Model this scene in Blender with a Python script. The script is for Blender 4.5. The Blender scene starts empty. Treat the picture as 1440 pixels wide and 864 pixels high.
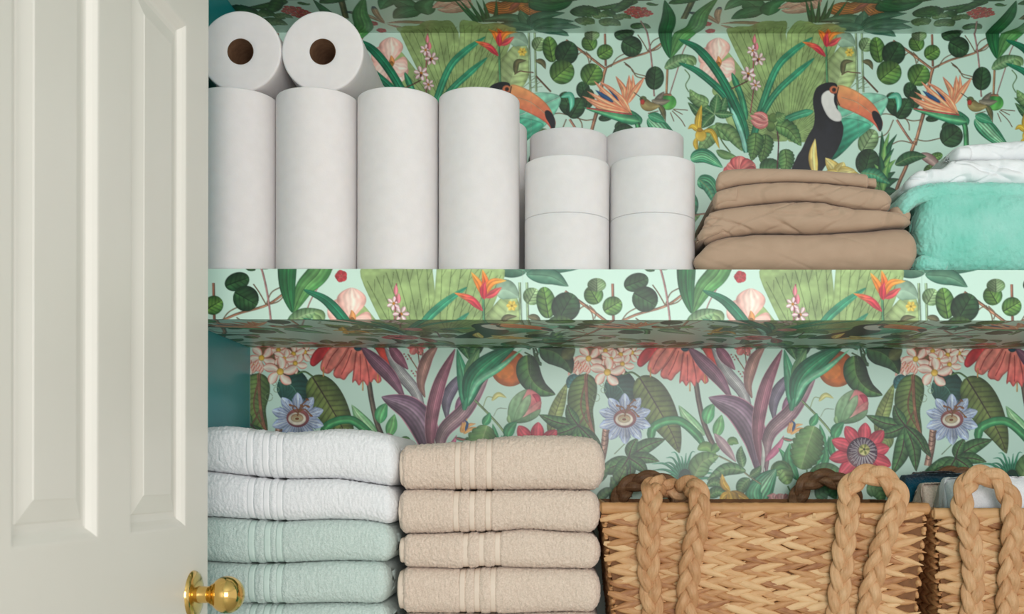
import bpy, bmesh, math, random
import numpy as np
from mathutils import Vector, Matrix
random.seed(7)
SC = bpy.context.scene
COL = SC.collection
# ================================================================ camera, world, light, exposure
CZ = 1.12                    # eye height
FPX = 1457.0                 # focal length in pixels of the 1440x864 frame
HX, HY = 798.0, 672.0        # vanishing point of the depth lines
YF, YB = 1.59, 1.94          # front edge of the shelves, back wall
cam = bpy.data.cameras.new('camera'); camo = bpy.data.objects.new('camera', cam); COL.objects.link(camo)
cam.sensor_width = 36.0; cam.lens = FPX/1440*36; cam.shift_x = -(HX-720)/1440; cam.shift_y = (HY-432)/1440
camo.location = (0, 0, CZ); camo.rotation_euler = (math.pi/2, math.radians(-.1), 0)
cam.clip_start = .05
cam.dof.use_dof = True; cam.dof.focus_distance = 1.7; cam.dof.aperture_fstop = 6.3
SC.camera = camo
SC.view_settings.view_transform = 'Standard'; SC.view_settings.look = 'None'
SC.view_settings.exposure = -0.27; SC.view_settings.gamma = 1.0; SC.view_settings.use_curve_mapping = False
wd = bpy.data.worlds.new('daylit_room'); SC.world = wd; wd.use_nodes = True
wd.node_tree.nodes['Background'].inputs[0].default_value = (1.0, .998, .992, 1); wd.node_tree.nodes['Background'].inputs[1].default_value = 1.0
def area(name, loc, target, sx, sy, power, col):
    l = bpy.data.lights.new(name, 'AREA'); l.shape = 'RECTANGLE'; l.size = sx; l.size_y = sy; l.energy = power; l.color = col
    o = bpy.data.objects.new(name, l); COL.objects.link(o); o.location = loc
    o.rotation_euler = (Vector(target)-Vector(loc)).to_track_quat('-Z', 'Y').to_euler(); return o
area('window_daylight', (.5, -1.5, 1.32), (-.05, 1.9, 1.3), 1.3, 1.3, 52, (1, .977, .962))
# ================================================================ helpers
def px(x, y, d): return ((x-HX)*d/FPX, d, CZ+(HY-y)*d/FPX)
def lin(c):
    c = np.asarray(c, float); return np.where(c <= .04045, c/12.92, ((c+.055)/1.055)**2.4)
def L3(r, g, b): return tuple(float(v) for v in lin(np.array((r, g, b))/255.0))+(1,)
def link(o, parent=None):
    COL.objects.link(o)
    if parent is not None: o.parent = parent
    return o
def tag(o, label=None, cat=None, group=None, kind=None):
    if label: o['label'] = label
    if cat: o['category'] = cat
    if group: o['group'] = group
    if kind: o['kind'] = kind
    return o
def empty(name, loc=(0, 0, 0), rz=0):
    o = bpy.data.objects.new(name, None); o.empty_display_size = .02; o.location = loc; o.rotation_euler = (0, 0, rz); return link(o)
def mesh(name, V, F, mat, smooth=True):
    me = bpy.data.meshes.new(name); me.from_pydata([tuple(map(float, v)) for v in V], [], [tuple(int(i) for i in f) for f in F])
    if smooth: me.polygons.foreach_set('use_smooth', np.ones(len(me.polygons), bool))
    me.materials.append(mat); me.update(); return me
def obj(name, me, parent=None): return link(bpy.data.objects.new(name, me), parent)
def fast_grid(name, P, mat, col=None, wrap=False, flip=False):
    """P (n,m,3) grid of points to a quad mesh, quickly; wrap closes the second axis"""
    n, m = P.shape[:2]; V = P.reshape(-1, 3)
    idx = np.arange(n*m).reshape(n, m)
    if wrap: idx = np.concatenate([idx, idx[:, :1]], 1)
    q = np.stack([idx[:-1, :-1], idx[1:, :-1], idx[1:, 1:], idx[:-1, 1:]], -1).reshape(-1, 4)
    if flip: q = q[:, ::-1]
    me = bpy.data.meshes.new(name); me.vertices.add(len(V)); me.vertices.foreach_set('co', V.astype(np.float32).ravel())
    me.loops.add(q.size); me.loops.foreach_set('vertex_index', q.astype(np.int32).ravel())
    me.polygons.add(len(q)); me.polygons.foreach_set('loop_start', np.arange(0, q.size, 4, dtype=np.int32)); me.polygons.foreach_set('loop_total', np.full(len(q), 4, np.int32))
    me.polygons.foreach_set('use_smooth', np.ones(len(q), bool))
    if col is not None:
        a = me.color_attributes.new('print', 'FLOAT_COLOR', 'POINT'); c = np.ones((len(V), 4), np.float32); c[:, :3] = lin(col.reshape(-1, 3)); a.data.foreach_set('color', c.ravel())
    me.materials.append(mat); me.update(calc_edges=True); me.validate(); return me
def bm_mesh(name, bm, mat, smooth=False):
    me = bpy.data.meshes.new(name); bmesh.ops.recalc_face_normals(bm, faces=bm.faces); bm.to_mesh(me); bm.free()
    if smooth: me.polygons.foreach_set('use_smooth', np.ones(len(me.polygons), bool))
    me.materials.append(mat); return me
def box_mesh(name, lo, hi, mat, bev=0):
    bm = bmesh.new(); bmesh.ops.create_cube(bm, size=1)
    for v in bm.verts: v.co = Vector([(lo[i]+hi[i])/2+v.co[i]*(hi[i]-lo[i]) for i in range(3)])
    if bev: bmesh.ops.bevel(bm, geom=bm.edges[:], offset=bev, segments=2, profile=.7, affect='EDGES')
    return bm_mesh(name, bm, mat)
def lathe(name, prof, mat, seg=96, axis='Z', disp=None, closed=True):
    """turn (r,h) pairs round an axis; disp(P) may nudge the points"""
    t = np.linspace(0, 2*np.pi, seg, endpoint=False); R_ = np.array([p[0] for p in prof]); H = np.array([p[1] for p in prof])
    c, s = np.cos(t), np.sin(t); a = R_[:, None]*c; b = R_[:, None]*s; h = np.repeat(H[:, None], seg, 1)
    P = np.stack({'Z': (a, b, h), 'Y': (a, h, b), 'X': (h, a, b)}[axis], -1)
    if disp is not None: P = P+disp(P)
    return fast_grid(name, P, mat, wrap=True, flip=(axis != 'Y'))
def n3(P, f, seed=0):
    """smooth value noise, -1..1, at points P*f"""
    p = np.asarray(P, float)*np.asarray(f, float)+seed*17.31+100; i = np.floor(p).astype(np.int64); t = p-i; t = t*t*(3-2*t)
    def h(a, b, c):
        n = (a*73856093) ^ (b*19349663) ^ (c*83492791) ^ (seed*2654435); n = (n*1103515245+12345) & 0x7fffffff; n = ((n >> 7) ^ n)*1274126177 & 0x7fffffff
        return (n & 0xffff)/32767.5-1
    r = 0
    for a in (0, 1):
        for b in (0, 1):
            for c in (0, 1):
                w = (t[..., 0] if a else 1-t[..., 0])*(t[..., 1] if b else 1-t[..., 1])*(t[..., 2] if c else 1-t[..., 2])
                r = r+w*h(i[..., 0]+a, i[..., 1]+b, i[..., 2]+c)
    return r
# ---------------------------------------------------------------- materials
def nmat(name, rough=.6, spec=.4):
    m = bpy.data.materials.new(name); m.use_nodes = True; nt = m.node_tree; b = nt.nodes['Principled BSDF']
    b.inputs['Roughness'].default_value = rough; b.inputs['Specular IOR Level'].default_value = spec; return m, nt, b
def node(nt, t, **k):
    n = nt.nodes.new(t)
    for a, v in k.items(): setattr(n, a, v)
    return n
def mottled(name, c1, c2, scale=40, rough=.6, spec=.4, bump=0, bscale=200, bdist=.002, stretch=(1, 1, 1), sheen=0, detail=4, bump2=0, b2scale=30, metal=0):
    m, nt, b = nmat(name, rough, spec); tc = node(nt, 'ShaderNodeTexCoord'); mp = node(nt, 'ShaderNodeMapping'); mp.inputs['Scale'].default_value = stretch
    nt.links.new(tc.outputs['Object'], mp.inputs['Vector'])
    nz = node(nt, 'ShaderNodeTexNoise'); nz.inputs['Scale'].default_value = scale; nz.inputs['Detail'].default_value = detail; nt.links.new(mp.outputs[0], nz.inputs['Vector'])
    cr = node(nt, 'ShaderNodeValToRGB'); cr.color_ramp.elements[0].position = .3; cr.color_ramp.elements[1].position = .7; cr.color_ramp.elements[0].color = c1; cr.color_ramp.elements[1].color = c2
    nt.links.new(nz.outputs['Fac'], cr.inputs[0]); nt.links.new(cr.outputs[0], b.inputs['Base Color']); b.inputs['Metallic'].default_value = metal
    if sheen: b.inputs['Sheen Weight'].default_value = sheen; b.inputs['Sheen Roughness'].default_value = .5
    last = None
    for st, sc_, d in ((bump, bscale, bdist), (bump2, b2scale, bdist*4)):
        if not st: continue
        n2 = node(nt, 'ShaderNodeTexNoise'); n2.inputs['Scale'].default_value = sc_; n2.inputs['Detail'].default_value = 3; nt.links.new(mp.outputs[0], n2.inputs['Vector'])
        bp = node(nt, 'ShaderNodeBump'); bp.inputs['Strength'].default_value = st; bp.inputs['Distance'].default_value = d; nt.links.new(n2.outputs['Fac'], bp.inputs['Height'])
        if last is not None: nt.links.new(last.outputs[0], bp.inputs['Normal'])
        last = bp
    if last is not None: nt.links.new(last.outputs[0], b.inputs['Normal'])
    return m
m_print, nt, b = nmat('printed_wallpaper', .36, .5)
at = node(nt, 'ShaderNodeAttribute', attribute_name='print'); nt.links.new(at.outputs['Color'], b.inputs['Base Color'])
m_board = mottled('painted_board', L3(196, 206, 196), L3(204, 214, 204), 20, .6)
m_teal = mottled('teal_wall_paint', L3(8, 146, 152), L3(12, 152, 158), 12, .3, .6, bump=.08, bscale=160)
m_ceil = mottled('white_ceiling_paint', L3(226, 226, 220), L3(232, 232, 226), 8, .8)
m_floor = mottled('pale_wood_floor', L3(196, 186, 172), L3(208, 198, 184), 6, .5, stretch=(8, 1, 1))
m_door = mottled('white_door_paint', L3(233, 230, 222), L3(236, 233, 225), 6, .42, .5, bump=.05, bscale=60)
m_brass = mottled('polished_brass', L3(218, 182, 108), L3(226, 190, 116), 30, .13, .5, metal=1)
m_paper = mottled('white_tissue_paper', L3(226, 222, 221), L3(230, 226, 225), 60, .9, .15, bump=.1, bscale=420, bdist=.001)
b = m_paper.node_tree.nodes['Principled BSDF']; b.inputs['Subsurface Weight'].default_value = .35; b.inputs['Subsurface Radius'].default_value = (1.0, .75, .55); b.inputs['Subsurface Scale'].default_value = .012
m_paperend = mottled('tissue_paper_edge', L3(232, 226, 218), L3(242, 238, 232), 300, .95, .1, bump=.5, bscale=700, bdist=.001)
m_card = mottled('brown_cardboard', L3(86, 62, 46), L3(104, 78, 58), 90, .85, .1)
m_sheet = mottled('tan_cotton_sheet', L3(176, 148, 125), L3(183, 155, 132), 30, .75, .25, bump=.15, bscale=900, bdist=.0006, bump2=.12, b2scale=60, sheen=.15)
m_linen = mottled('white_cotton_linen', L3(232, 234, 236), L3(240, 241, 242), 20, .8, .2, bump=.1, bscale=900, bdist=.0006, bump2=.15, b2scale=70)
m_plush = mottled('mint_plush', L3(126, 206, 187), L3(156, 217, 203), 18, .95, .1, bump=.5, bscale=420, bdist=.002, bump2=.3, b2scale=60, sheen=.5)
def terry(name, c1, c2, b1=.8, b2=.16): return mottled(name, c1, c2, 420, .97, .08, bump=b1, bscale=620, bdist=.002, bump2=b2, b2scale=90, sheen=.3, detail=6)
m_tw = terry('white_terry', L3(228, 229, 232), L3(241, 242, 244), .5, .08); m_tm = terry('mint_terry', L3(190, 209, 202), L3(215, 228, 223)); m_tb = terry('beige_terry', L3(213, 191, 173), L3(235, 216, 200))
def weave(name, c1, c2): return mottled(name, c1, c2, 60, .75, .25, bump=.25, bscale=500, bdist=.0008, stretch=(.2, 1, 1))
m_bw = weave('white_woven_band', L3(236, 237, 239), L3(243, 243, 245)); m_bmn = weave('mint_woven_band', L3(200, 219, 211), L3(208, 225, 218)); m_bb = weave('beige_woven_band', L3(222, 204, 187), L3(230, 213, 197))
m_tt = terry('teal_terry', L3(4, 66, 88), L3(10, 84, 104)); m_tg = terry('grey_terry', L3(84, 84, 92), L3(104, 104, 110))
def straw(name, stops, rnd=True, gloss=.5, ns=26, ms=(1, 1, 6), ws=240, wm=(.12, 1, 1.4), bs=.45, rw=(.68, -.04)):
    m, nt, b = nmat(name, gloss, .4); oi = node(nt, 'ShaderNodeObjectInfo'); tc = node(nt, 'ShaderNodeTexCoord')
    nz = node(nt, 'ShaderNodeTexNoise'); nz.inputs['Scale'].default_value = ns; nz.inputs['Detail'].default_value = 3; mp = node(nt, 'ShaderNodeMapping'); mp.inputs['Scale'].default_value = ms
    nt.links.new(tc.outputs['Object'], mp.inputs[0]); nt.links.new(mp.outputs[0], nz.inputs['Vector'])
    ad = node(nt, 'ShaderNodeMath', operation='MULTIPLY_ADD'); nt.links.new(nz.outputs['Fac'], ad.inputs[0]); ad.inputs[1].default_value = .5 if rnd else 1.0
    if rnd:
        m2 = node(nt, 'ShaderNodeMath', operation='MULTIPLY_ADD'); nt.links.new(oi.outputs['Random'], m2.inputs[0]); m2.inputs[1].default_value = rw[0]; m2.inputs[2].default_value = rw[1]; nt.links.new(m2.outputs[0], ad.inputs[2])
    else: ad.inputs[2].default_value = 0
    cr = node(nt, 'ShaderNodeValToRGB'); e = cr.color_ramp.elements
    e[0].position, e[0].color = stops[0]; e[1].position, e[1].color = stops[-1]
    for p, c in stops[1:-1]: x = e.new(p); x.color = c
    nt.links.new(ad.outputs[0], cr.inputs[0]); nt.links.new(cr.outputs[0], b.inputs['Base Color'])
    wv = node(nt, 'ShaderNodeTexNoise'); wv.inputs['Scale'].default_value = ws; mp2 = node(nt, 'ShaderNodeMapping'); mp2.inputs['Scale'].default_value = wm; nt.links.new(tc.outputs['Object'], mp2.inputs[0]); nt.links.new(mp2.outputs[0], wv.inputs['Vector'])
    bp = node(nt, 'ShaderNodeBump'); bp.inputs['Strength'].default_value = bs; bp.inputs['Distance'].default_value = .0015; nt.links.new(wv.outputs['Fac'], bp.inputs['Height']); nt.links.new(bp.outputs[0], b.inputs['Normal']); return m
ST = [(0.0, L3(112, 66, 42)), (.16, L3(150, 96, 60)), (.34, L3(188, 136, 90)), (.6, L3(208, 162, 114)), (.9, L3(222, 184, 138))]
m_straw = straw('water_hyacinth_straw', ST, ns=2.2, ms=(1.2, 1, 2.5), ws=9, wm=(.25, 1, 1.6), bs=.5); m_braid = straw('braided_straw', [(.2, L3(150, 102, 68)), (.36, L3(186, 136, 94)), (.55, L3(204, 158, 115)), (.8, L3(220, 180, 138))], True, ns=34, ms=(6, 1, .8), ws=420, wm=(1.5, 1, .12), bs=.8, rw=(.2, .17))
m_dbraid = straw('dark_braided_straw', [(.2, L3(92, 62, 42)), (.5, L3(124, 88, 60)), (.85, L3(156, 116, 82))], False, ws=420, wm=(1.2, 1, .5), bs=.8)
m_rim = straw('wrapped_straw_rim', [(.2, L3(140, 94, 58)), (.5, L3(186, 136, 88)), (.85, L3(206, 162, 114))], True)
m_core = mottled('weave_gap_shade', L3(112, 74, 46), L3(140, 96, 60), 60, .8)  # backing tub browned so its colour stands in for shade between the strands
# ---------------------------------------------------------------- wallpaper print
# The printed paper repeats every PW units sideways; the print is drawn with small
# vector helpers into an array that later colours the vertices of the paper sheets.
PW, V0, V1, PS = 460.0, -70.0, 590.0, 2.5
CW, CH = int(PW*PS), int((V1-V0)*PS)
_rng = np.random.RandomState(5)
def _vnoise(n, m, cell):
    g = _rng.rand(int(n/cell)+3, int(m/cell)+3)
    y = np.arange(n)/cell; x = np.arange(m)/cell
    yi = y.astype(int); xi = x.astype(int); fy = (y-yi)[:, None]; fx = (x-xi)[None, :]
    fy = fy*fy*(3-2*fy); fx = fx*fx*(3-2*fx)
    a = g[np.ix_(yi, xi)]; b = g[np.ix_(yi, xi+1)]; c = g[np.ix_(yi+1, xi)]; d = g[np.ix_(yi+1, xi+1)]
    return (a*(1-fx)+b*fx)*(1-fy)+(c*(1-fx)+d*fx)*fy
CAN = np.empty((CH, CW, 3), np.float32); CAN[:] = np.array((207, 236, 221))/255.0
NOI = (_vnoise(CH, CW, 11)*.4+_vnoise(CH, CW, 34)*.6).astype(np.float32)
def _c(c): return np.array(c, np.float32)/255.0
def spl(pts, n=8, closed=False):
    P = np.array(pts, float)
    if len(P) == 2: return P[0]+(P[1]-P[0])*np.linspace(0, 1, n+1)[:, None]
    Q = np.vstack([P[-1], P, P[0], P[1]]) if closed else np.vstack([2*P[0]-P[1], P, 2*P[-1]-P[-2]])
    out = []; t = np.linspace(0, 1, n, endpoint=False)[:, None]
    for i in range(len(Q)-3):
        a, b, c, d = Q[i:i+4]
        out.append(.5*(2*b+(c-a)*t+(2*a-5*b+4*c-d)*t*t+(3*b-a-3*c+d)*t**3))
    if not closed: out.append(P[-1:])
    return np.vstack(out)
def _reg(lo, hi):
    x0 = int(math.floor(lo[0]*PS))-2; x1 = int(math.ceil(hi[0]*PS))+3
    y0 = max(0, int(math.floor((lo[1]-V0)*PS))-2); y1 = min(CH, int(math.ceil((hi[1]-V0)*PS))+3)
    if y1 <= y0: return None
    xs = np.arange(x0, x1); ys = np.arange(y0, y1)
    return np.ix_(ys, xs % CW), (xs[None, :]+.5)/PS, (ys[:, None]+.5)/PS+V0
def _put(ix, col, al):
    CAN[ix] = CAN[ix]*(1-al[..., None])+col*al[..., None]
PROF = {
 'lance': lambda a: np.sin(np.pi*np.clip(a, 0, 1)**.8)**.85,
 'ovate': lambda a: np.sin(np.pi*np.clip(a, 0, 1)**.62)**.75,
 'obov': lambda a: np.sin(np.pi*np.clip(a, 0, 1)**1.5)**.7,
 'round': lambda a: np.sqrt(np.clip(1-(2*a-1)**2, 0, 1)),
 'strap': lambda a: np.clip(a*6+.35, 0, 1)*np.sqrt(np.clip((1-a)*5, 0, 1)),
 'spike': lambda a: np.clip(1-a, 0, 1)**.8,
 'flat': lambda a: np.ones_like(a),
 'cordy': lambda a: np.sin(np.pi*(.04+.96*np.clip(a, 0, 1))**1.25)**.75,
 'drop': lambda a: np.clip(a, 0, 1)**.6*np.sqrt(np.clip(1-a**3, 0, 1)),
}
def rib(pts, w, ca, cb=None, prof='lance', nv=0, sl=.5, vs=.3, vc=(20, 45, 25), mid=None, mw=.7, half=.07, st=0, ss=.09, ex=1.3,
        edge=.18, tip=None, tj=0, al=1.0, jag=0, ni=.2):
    """a leaf, petal, strap or stem: a ribbon along a spline; w = half width at its widest"""
    S = spl(pts, 10); d = np.diff(S, axis=0); ln = np.hypot(d[:, 0], d[:, 1]); L = ln.sum()
    if L < .1: return
    n = max(6, min(60, int(L/1.5))); acc = np.r_[0, np.cumsum(ln)]/L; tt = np.linspace(0, 1, n+1)
    S = np.c_[np.interp(tt, acc, S[:, 0]), np.interp(tt, acc, S[:, 1])]
    T = np.gradient(S, axis=0); T /= np.hypot(T[:, 0], T[:, 1])[:, None]+1e-9
    r = _reg(S.min(0)-w-1, S.max(0)+w+1)
    if r is None: return
    ix, X, Y = r
    X, Y = np.broadcast_arrays(X, Y)
    D2 = (X[..., None]-S[:, 0])**2+(Y[..., None]-S[:, 1])**2
    k = D2.argmin(-1); dx = X-S[k, 0]; dy = Y-S[k, 1]
    along = dx*T[k, 0]+dy*T[k, 1]; o = dx*-T[k, 1]+dy*T[k, 0]
    a = k/n+along/L
    f = PROF[prof] if isinstance(prof, str) else prof
    h = np.maximum(w*f(np.clip(a, 0, 1)), 1e-3)
    if jag: h = h*(1-.22*np.abs(((a*jag) % 1)-.3))
    s = o/h
    m = np.clip((h-np.abs(o))*PS+.5, 0, 1)*np.clip(a*L*PS+1, 0, 1)*np.clip((1-a)*L*PS+1, 0, 1)*al
    m = m*(h > .12)
    ca = _c(ca); cb = ca if cb is None else _c(cb)
    e = np.clip(np.abs(s), 0, 1)[..., None]
    col = cb+(ca-cb)*e**ex
    if tip is not None:
        q = np.clip((a-(1-tj))/max(tj, .01), 0, 1)[..., None]; col = col+(_c(tip)-col)*q
    col = col*(1+half*np.sign(s))[..., None]
    if st: col = col*(1+ss*np.sin(s*st*3.1416+np.sin(a*9)))[..., None]
    if nv:
        ph = (a-sl*np.abs(o)/L)*nv; v = np.abs((ph % 1)-.5)*2
        q = (np.clip((v-.72)/.25, 0, 1)*vs)[..., None]; col = col+(_c(vc)-col)*q
        col = col*(1+.12*(.5-v))[..., None]
    if mid is not None:
        q = np.clip((mw*(1-.6*np.clip(a, 0, 1))-np.abs(o))*PS+.5, 0, 1)[..., None]; col = col+(_c(mid)-col)*q
    col = col*(1-edge*np.clip((np.abs(s)-.8)/.2, 0, 1))[..., None]
    col = col*(1+ni*(NOI[ix]-.5)*2)[..., None]
    _put(ix, np.clip(col, 0, 1), m)
def stem(pts, w, c, c2=None, w2=None):
    t = 1 if w2 is None else w2/w
    rib(pts, w, tuple(np.array(c)*.62), c if c2 is None else c2, prof=lambda a: 1-(1-t)*a, half=.16, edge=.1, ni=.3)
def poly(pts, c1, c2=None, g=(0, 1), smooth=True, edge=.25, ew=2.0, st=0, sd=(0, 1), ss=.12, al=1.0, ni=.2):
    P = spl(pts, 6, True) if smooth else np.array(pts, float)
    lo, hi = P.min(0), P.max(0); r = _reg(lo-1, hi+1)
    if r is None: return
    ix, X, Y = r; X, Y = np.broadcast_arrays(X, Y)
    ins = np.zeros(X.shape, bool); dm = np.full(X.shape, 1e9)
    for i in range(len(P)):
        x1, y1 = P[i-1]; x2, y2 = P[i]
        if y1 != y2: ins ^= ((y1 > Y) != (y2 > Y)) & (X < (x2-x1)*(Y-y1)/(y2-y1)+x1)
        dx, dy = x2-x1, y2-y1; q = np.clip(((X-x1)*dx+(Y-y1)*dy)/(dx*dx+dy*dy+1e-9), 0, 1)
        dm = np.minimum(dm, (X-x1-q*dx)**2+(Y-y1-q*dy)**2)
    dm = np.sqrt(dm); m = np.clip(np.where(ins, dm, -dm)*PS+.5, 0, 1)*al
    c1 = _c(c1); c2 = c1 if c2 is None else _c(c2)
    gx = (X-lo[0])/(hi[0]-lo[0]+1e-6); gy = (Y-lo[1])/(hi[1]-lo[1]+1e-6)
    q = np.clip(gx*g[0]+gy*g[1]+(g[0] < 0)+(g[1] < 0)*1.0, 0, 1)[..., None]
    col = c1+(c2-c1)*q
    if st: col = col*(1+ss*np.sin((gx*sd[0]+gy*sd[1])*st*6.283+gy*3))[..., None]
    col = col*(1-edge*np.clip(1-dm/ew, 0, 1))[..., None]*(1+ni*(NOI[ix]-.5)*2)[..., None]
    _put(ix, np.clip(col, 0, 1), m)
def disc(c, rx, ry, c1, c2=None, rot=0, **k):
    t = np.linspace(0, 6.2832, 17)[:-1]; ca, sa = math.cos(rot), math.sin(rot)
    poly([(c[0]+rx*math.cos(q)*ca-ry*math.sin(q)*sa, c[1]+rx*math.cos(q)*sa+ry*math.sin(q)*ca) for q in t], c1, c2, **k)
# coordinate frames read off the wall: (scale, x0, y0)
def FR(s, x0, y0): return lambda *p: [(x0+p[i]/s, y0+p[i+1]/s) for i in range(0, len(p), 2)]
A = FR(4.114, 740, 0); B = FR(4.114, 1090, 0); C = FR(3.757, 740, 150); D = FR(3.757, 1090, 150)
L = FR(3.789, 690, 342); R = FR(3.789, 1060, 342); Q = FR(4.114, 350, 342)
def _under(F):            # points seen on the underside of the upper shelf
    def f(*p):
        out = []
        for x, y in F(*p):
            d = .832*1457/(672-y); out.append((798+(x-798)*d/1.94, 47-(1.94-d)/1.331e-3))
        return out
    return f
UA = _under(A); UB = _under(B)
DG, MG, LG = (38, 74, 44), (74, 122, 66), (128, 160, 98)
def sea(F, x, y, rx, ry, k=1, ang=90, sc=4.114):
    """round sea-grape leaf; k 0 dark .. 2 pale"""
    c = F(x, y)[0]; a = math.radians(ang); dx, dy = math.cos(a), -math.sin(a)
    rx /= sc; ry /= sc; ln = math.hypot(dx*rx, dy*ry); w = math.hypot(dx*ry, dy*rx)
    e = [(26, 54, 36), (52, 92, 46), (96, 128, 82)][k]; m = [(52, 92, 52), (112, 152, 72), (150, 176, 128)][k]
    p = [(c[0]-dx*ln, c[1]-dy*ln), c, (c[0]+dx*ln, c[1]+dy*ln)]
    rib(p, w, e, m, 'round', nv=5, sl=.7, vs=.45, vc=(30, 52, 34) if k else (20, 40, 26), mid=tuple(np.array(e)*.75), mw=.7, half=.12, ni=.35)
def star(F, x, y, r, n, c, cc, rot=0, w=.25, sc=4.114, sq=1.0, ci=None, **k):
    p = F(x, y)[0]; r /= sc
    for i in range(n):
        a = rot+6.2832*i/n
        rib([(p[0]+.1*r*math.cos(a), p[1]+.1*r*math.sin(a)*sq), (p[0]+r*math.cos(a), p[1]+r*math.sin(a)*sq)], r*w, c, ci, 'obov', **k)
    disc(p, r*.2, r*.2*sq, cc)

def print_upper():
    # ---- fan palm behind
    fc = (1107, 196)
    for a0, a1, r0, r1 in ((-150, -124, 122, 160), (-120, -92, 186, 190), (-90, -63, 190, 182), (-61, -34, 150, 92), (-30, 4, 70, 40), (-178, -154, 70, 100)):
        t = np.radians(np.linspace(a0, a1, 6)); rr = np.linspace(r0, r1, 6)*np.array([.9, 1.0, .97, 1.02, 1.0, .9])
        o = [(fc[0]+r*math.cos(q), fc[1]+r*math.sin(q)) for q, r in zip(t, rr)]
        poly([fc]+o, (160, 184, 122), (140, 168, 104), edge=.12)
        for q in np.radians(np.linspace(a0+2, a1-2, 7)):
            stem([(fc[0]+12*math.cos(q), fc[1]+12*math.sin(q)), (fc[0]+r0*.92*math.cos(q), fc[1]+r0*.92*math.sin(q))], .34, (112, 136, 78))
            for rr_ in (.4, .62, .82):
                stem([(fc[0]+r0*rr_*math.cos(q), fc[1]+r0*rr_*math.sin(q)), (fc[0]+r0*(rr_+.09)*math.cos(q+.05), fc[1]+r0*(rr_+.09)*math.sin(q+.05))], .26, (122, 144, 86))
    rib(B(330, 560, 400, 330, 430, 215), 22, (158, 180, 120), (176, 196, 140), 'lance', nv=9, vs=.2, vc=(110, 130, 80))
    rib(B(350, 230, 400, 225, 460, 260), 12, (132, 165, 140), (160, 190, 165), 'ovate')
    # ---- pale stems left of the seam and at the seam
    for x in (458, 492): stem(B(x+4, 190, x+14, 530), 1.5, (120, 150, 112), (165, 190, 150))
    stem(B(505, 440, 590, 530), 1.2, (120, 90, 66))
    stem(B(380, 430, 410, 412, 440, 415, 490, 420), .8, (120, 90, 70))
    for p in ((385, 430, 395, 360, 450, 350), (500, 350, 540, 360, 560, 400)): rib(B(*p), 4, (70, 78, 52), (118, 112, 78))
    star(B, 425, 300, 26, 6, (226, 196, 88), (190, 150, 50), w=.35)
    # ---- vines
    br, bl = (138, 92, 68), (190, 138, 108)
    stem(A(225, 232, 320, 298, 440, 388, 458, 398), 1.7, br, bl); stem(A(450, 195, 455, 380), 1.5, (120, 80, 60), (170, 110, 90))
    stem(A(455, 392, 440, 450, 425, 540, 400, 650, 385, 710), 2.2, br, bl)
    stem(B(870, 620, 845, 690, 805, 835), 2.3, br, bl); stem(D(735, 180, 690, 310, 650, 402, 612, 515, 585, 600), 2.5, br, bl)
    stem(A(455, 392, 560, 342, 700, 300, 790, 240), 1.4, br, bl)
    stem(B(700, 690, 745, 760, 795, 832), 1.6, (150, 98, 80), (196, 140, 118))
    for p in ((700, 296, 668, 240, 640, 200), (700, 296, 725, 240, 765, 215), (705, 298, 760, 280, 800, 235), (485, 385, 520, 335, 572, 305),
              (560, 358, 595, 385, 620, 420, 688, 440), (325, 298, 352, 335, 360, 370), (270, 350, 300, 310, 332, 296), (340, 298, 370, 330, 365, 360)):
        stem(A(*p), .65, (128, 104, 76))
    for p in ((680, 690, 640, 770, 560, 800), (742, 670, 768, 710, 772, 750), (735, 680, 790, 695, 840, 690), (800, 800, 870, 812, 950, 796), (800, 828, 720, 812, 648, 845),
              (600, 660, 640, 655, 690, 665), (1020, 370, 1060, 400, 1085, 440, 1140, 455)): stem(B(*p), .75, (134, 112, 84))
    stem(A(645, 30, 690, 170, 718, 330, 736, 555), 1.1, (168, 112, 112), (200, 150, 146))
    stem(A(960, 190, 905, 290, 868, 410, 822, 555), .7, (176, 120, 116)); stem(A(812, 400, 806, 545), 1.5, (140, 96, 66), (184, 138, 100))
    # ---- sea-grape leaves
    for x, y, rx, ry, k, an in ((68, 255, 44, 40, 2, 60), (135, 285, 44, 76, 1, 100), (228, 305, 66, 72, 0, 60), (202, 415, 70, 74, 1, 40), (360, 248, 46, 46, 1, 120),
            (450, 300, 49, 43, 1, 30), (562, 188, 62, 40, 0, 20), (604, 268, 62, 60, 0, 330), (375, 200, 44, 32, 2, 90), (325, 520, 40, 50, 0, 100), (374, 430, 68, 62, 1, 60),
            (350, 570, 40, 60, 0, 80), (738, 450, 54, 68, 0, 85), (455, 680, 42, 20, 0, 10), (545, 728, 40, 30, 0, 20)): sea(A, x, y, rx, ry, k, an)
    for x, y, rx, ry, k, an in ((688, 600, 46, 78, 0, 115), (735, 625, 44, 70, 0, 60), (1015, 782, 66, 68, 0, 40)): sea(B, x, y, rx, ry, k, an)
    for x, y, rx, ry, k, an in ((488, 178, 40, 74, 2, 60), (484, 290, 62, 72, 0, 75), (845, 262, 40, 20, 1, 20), (812, 350, 34, 48, 1, 90)): sea(D, x, y, rx, ry, k, an, 3.757)
    rib(D(752, 250, 800, 265, 845, 300, 855, 345), 7, (128, 92, 92), (196, 168, 160), 'lance')
    # ---- upright green leaf and its partner
    rib(A(828, 335, 880, 220, 960, 120)+UA(1010, 80, 1110, -20), 13, (58, 122, 64), (104, 160, 92), 'lance', st=5, mid=(60, 110, 60))
    rib(A(824, 335, 800, 200)+UA(818, 100, 795, 0), 11, (18, 84, 48), (42, 122, 66), 'lance', st=5, mid=(18, 74, 44))
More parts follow.
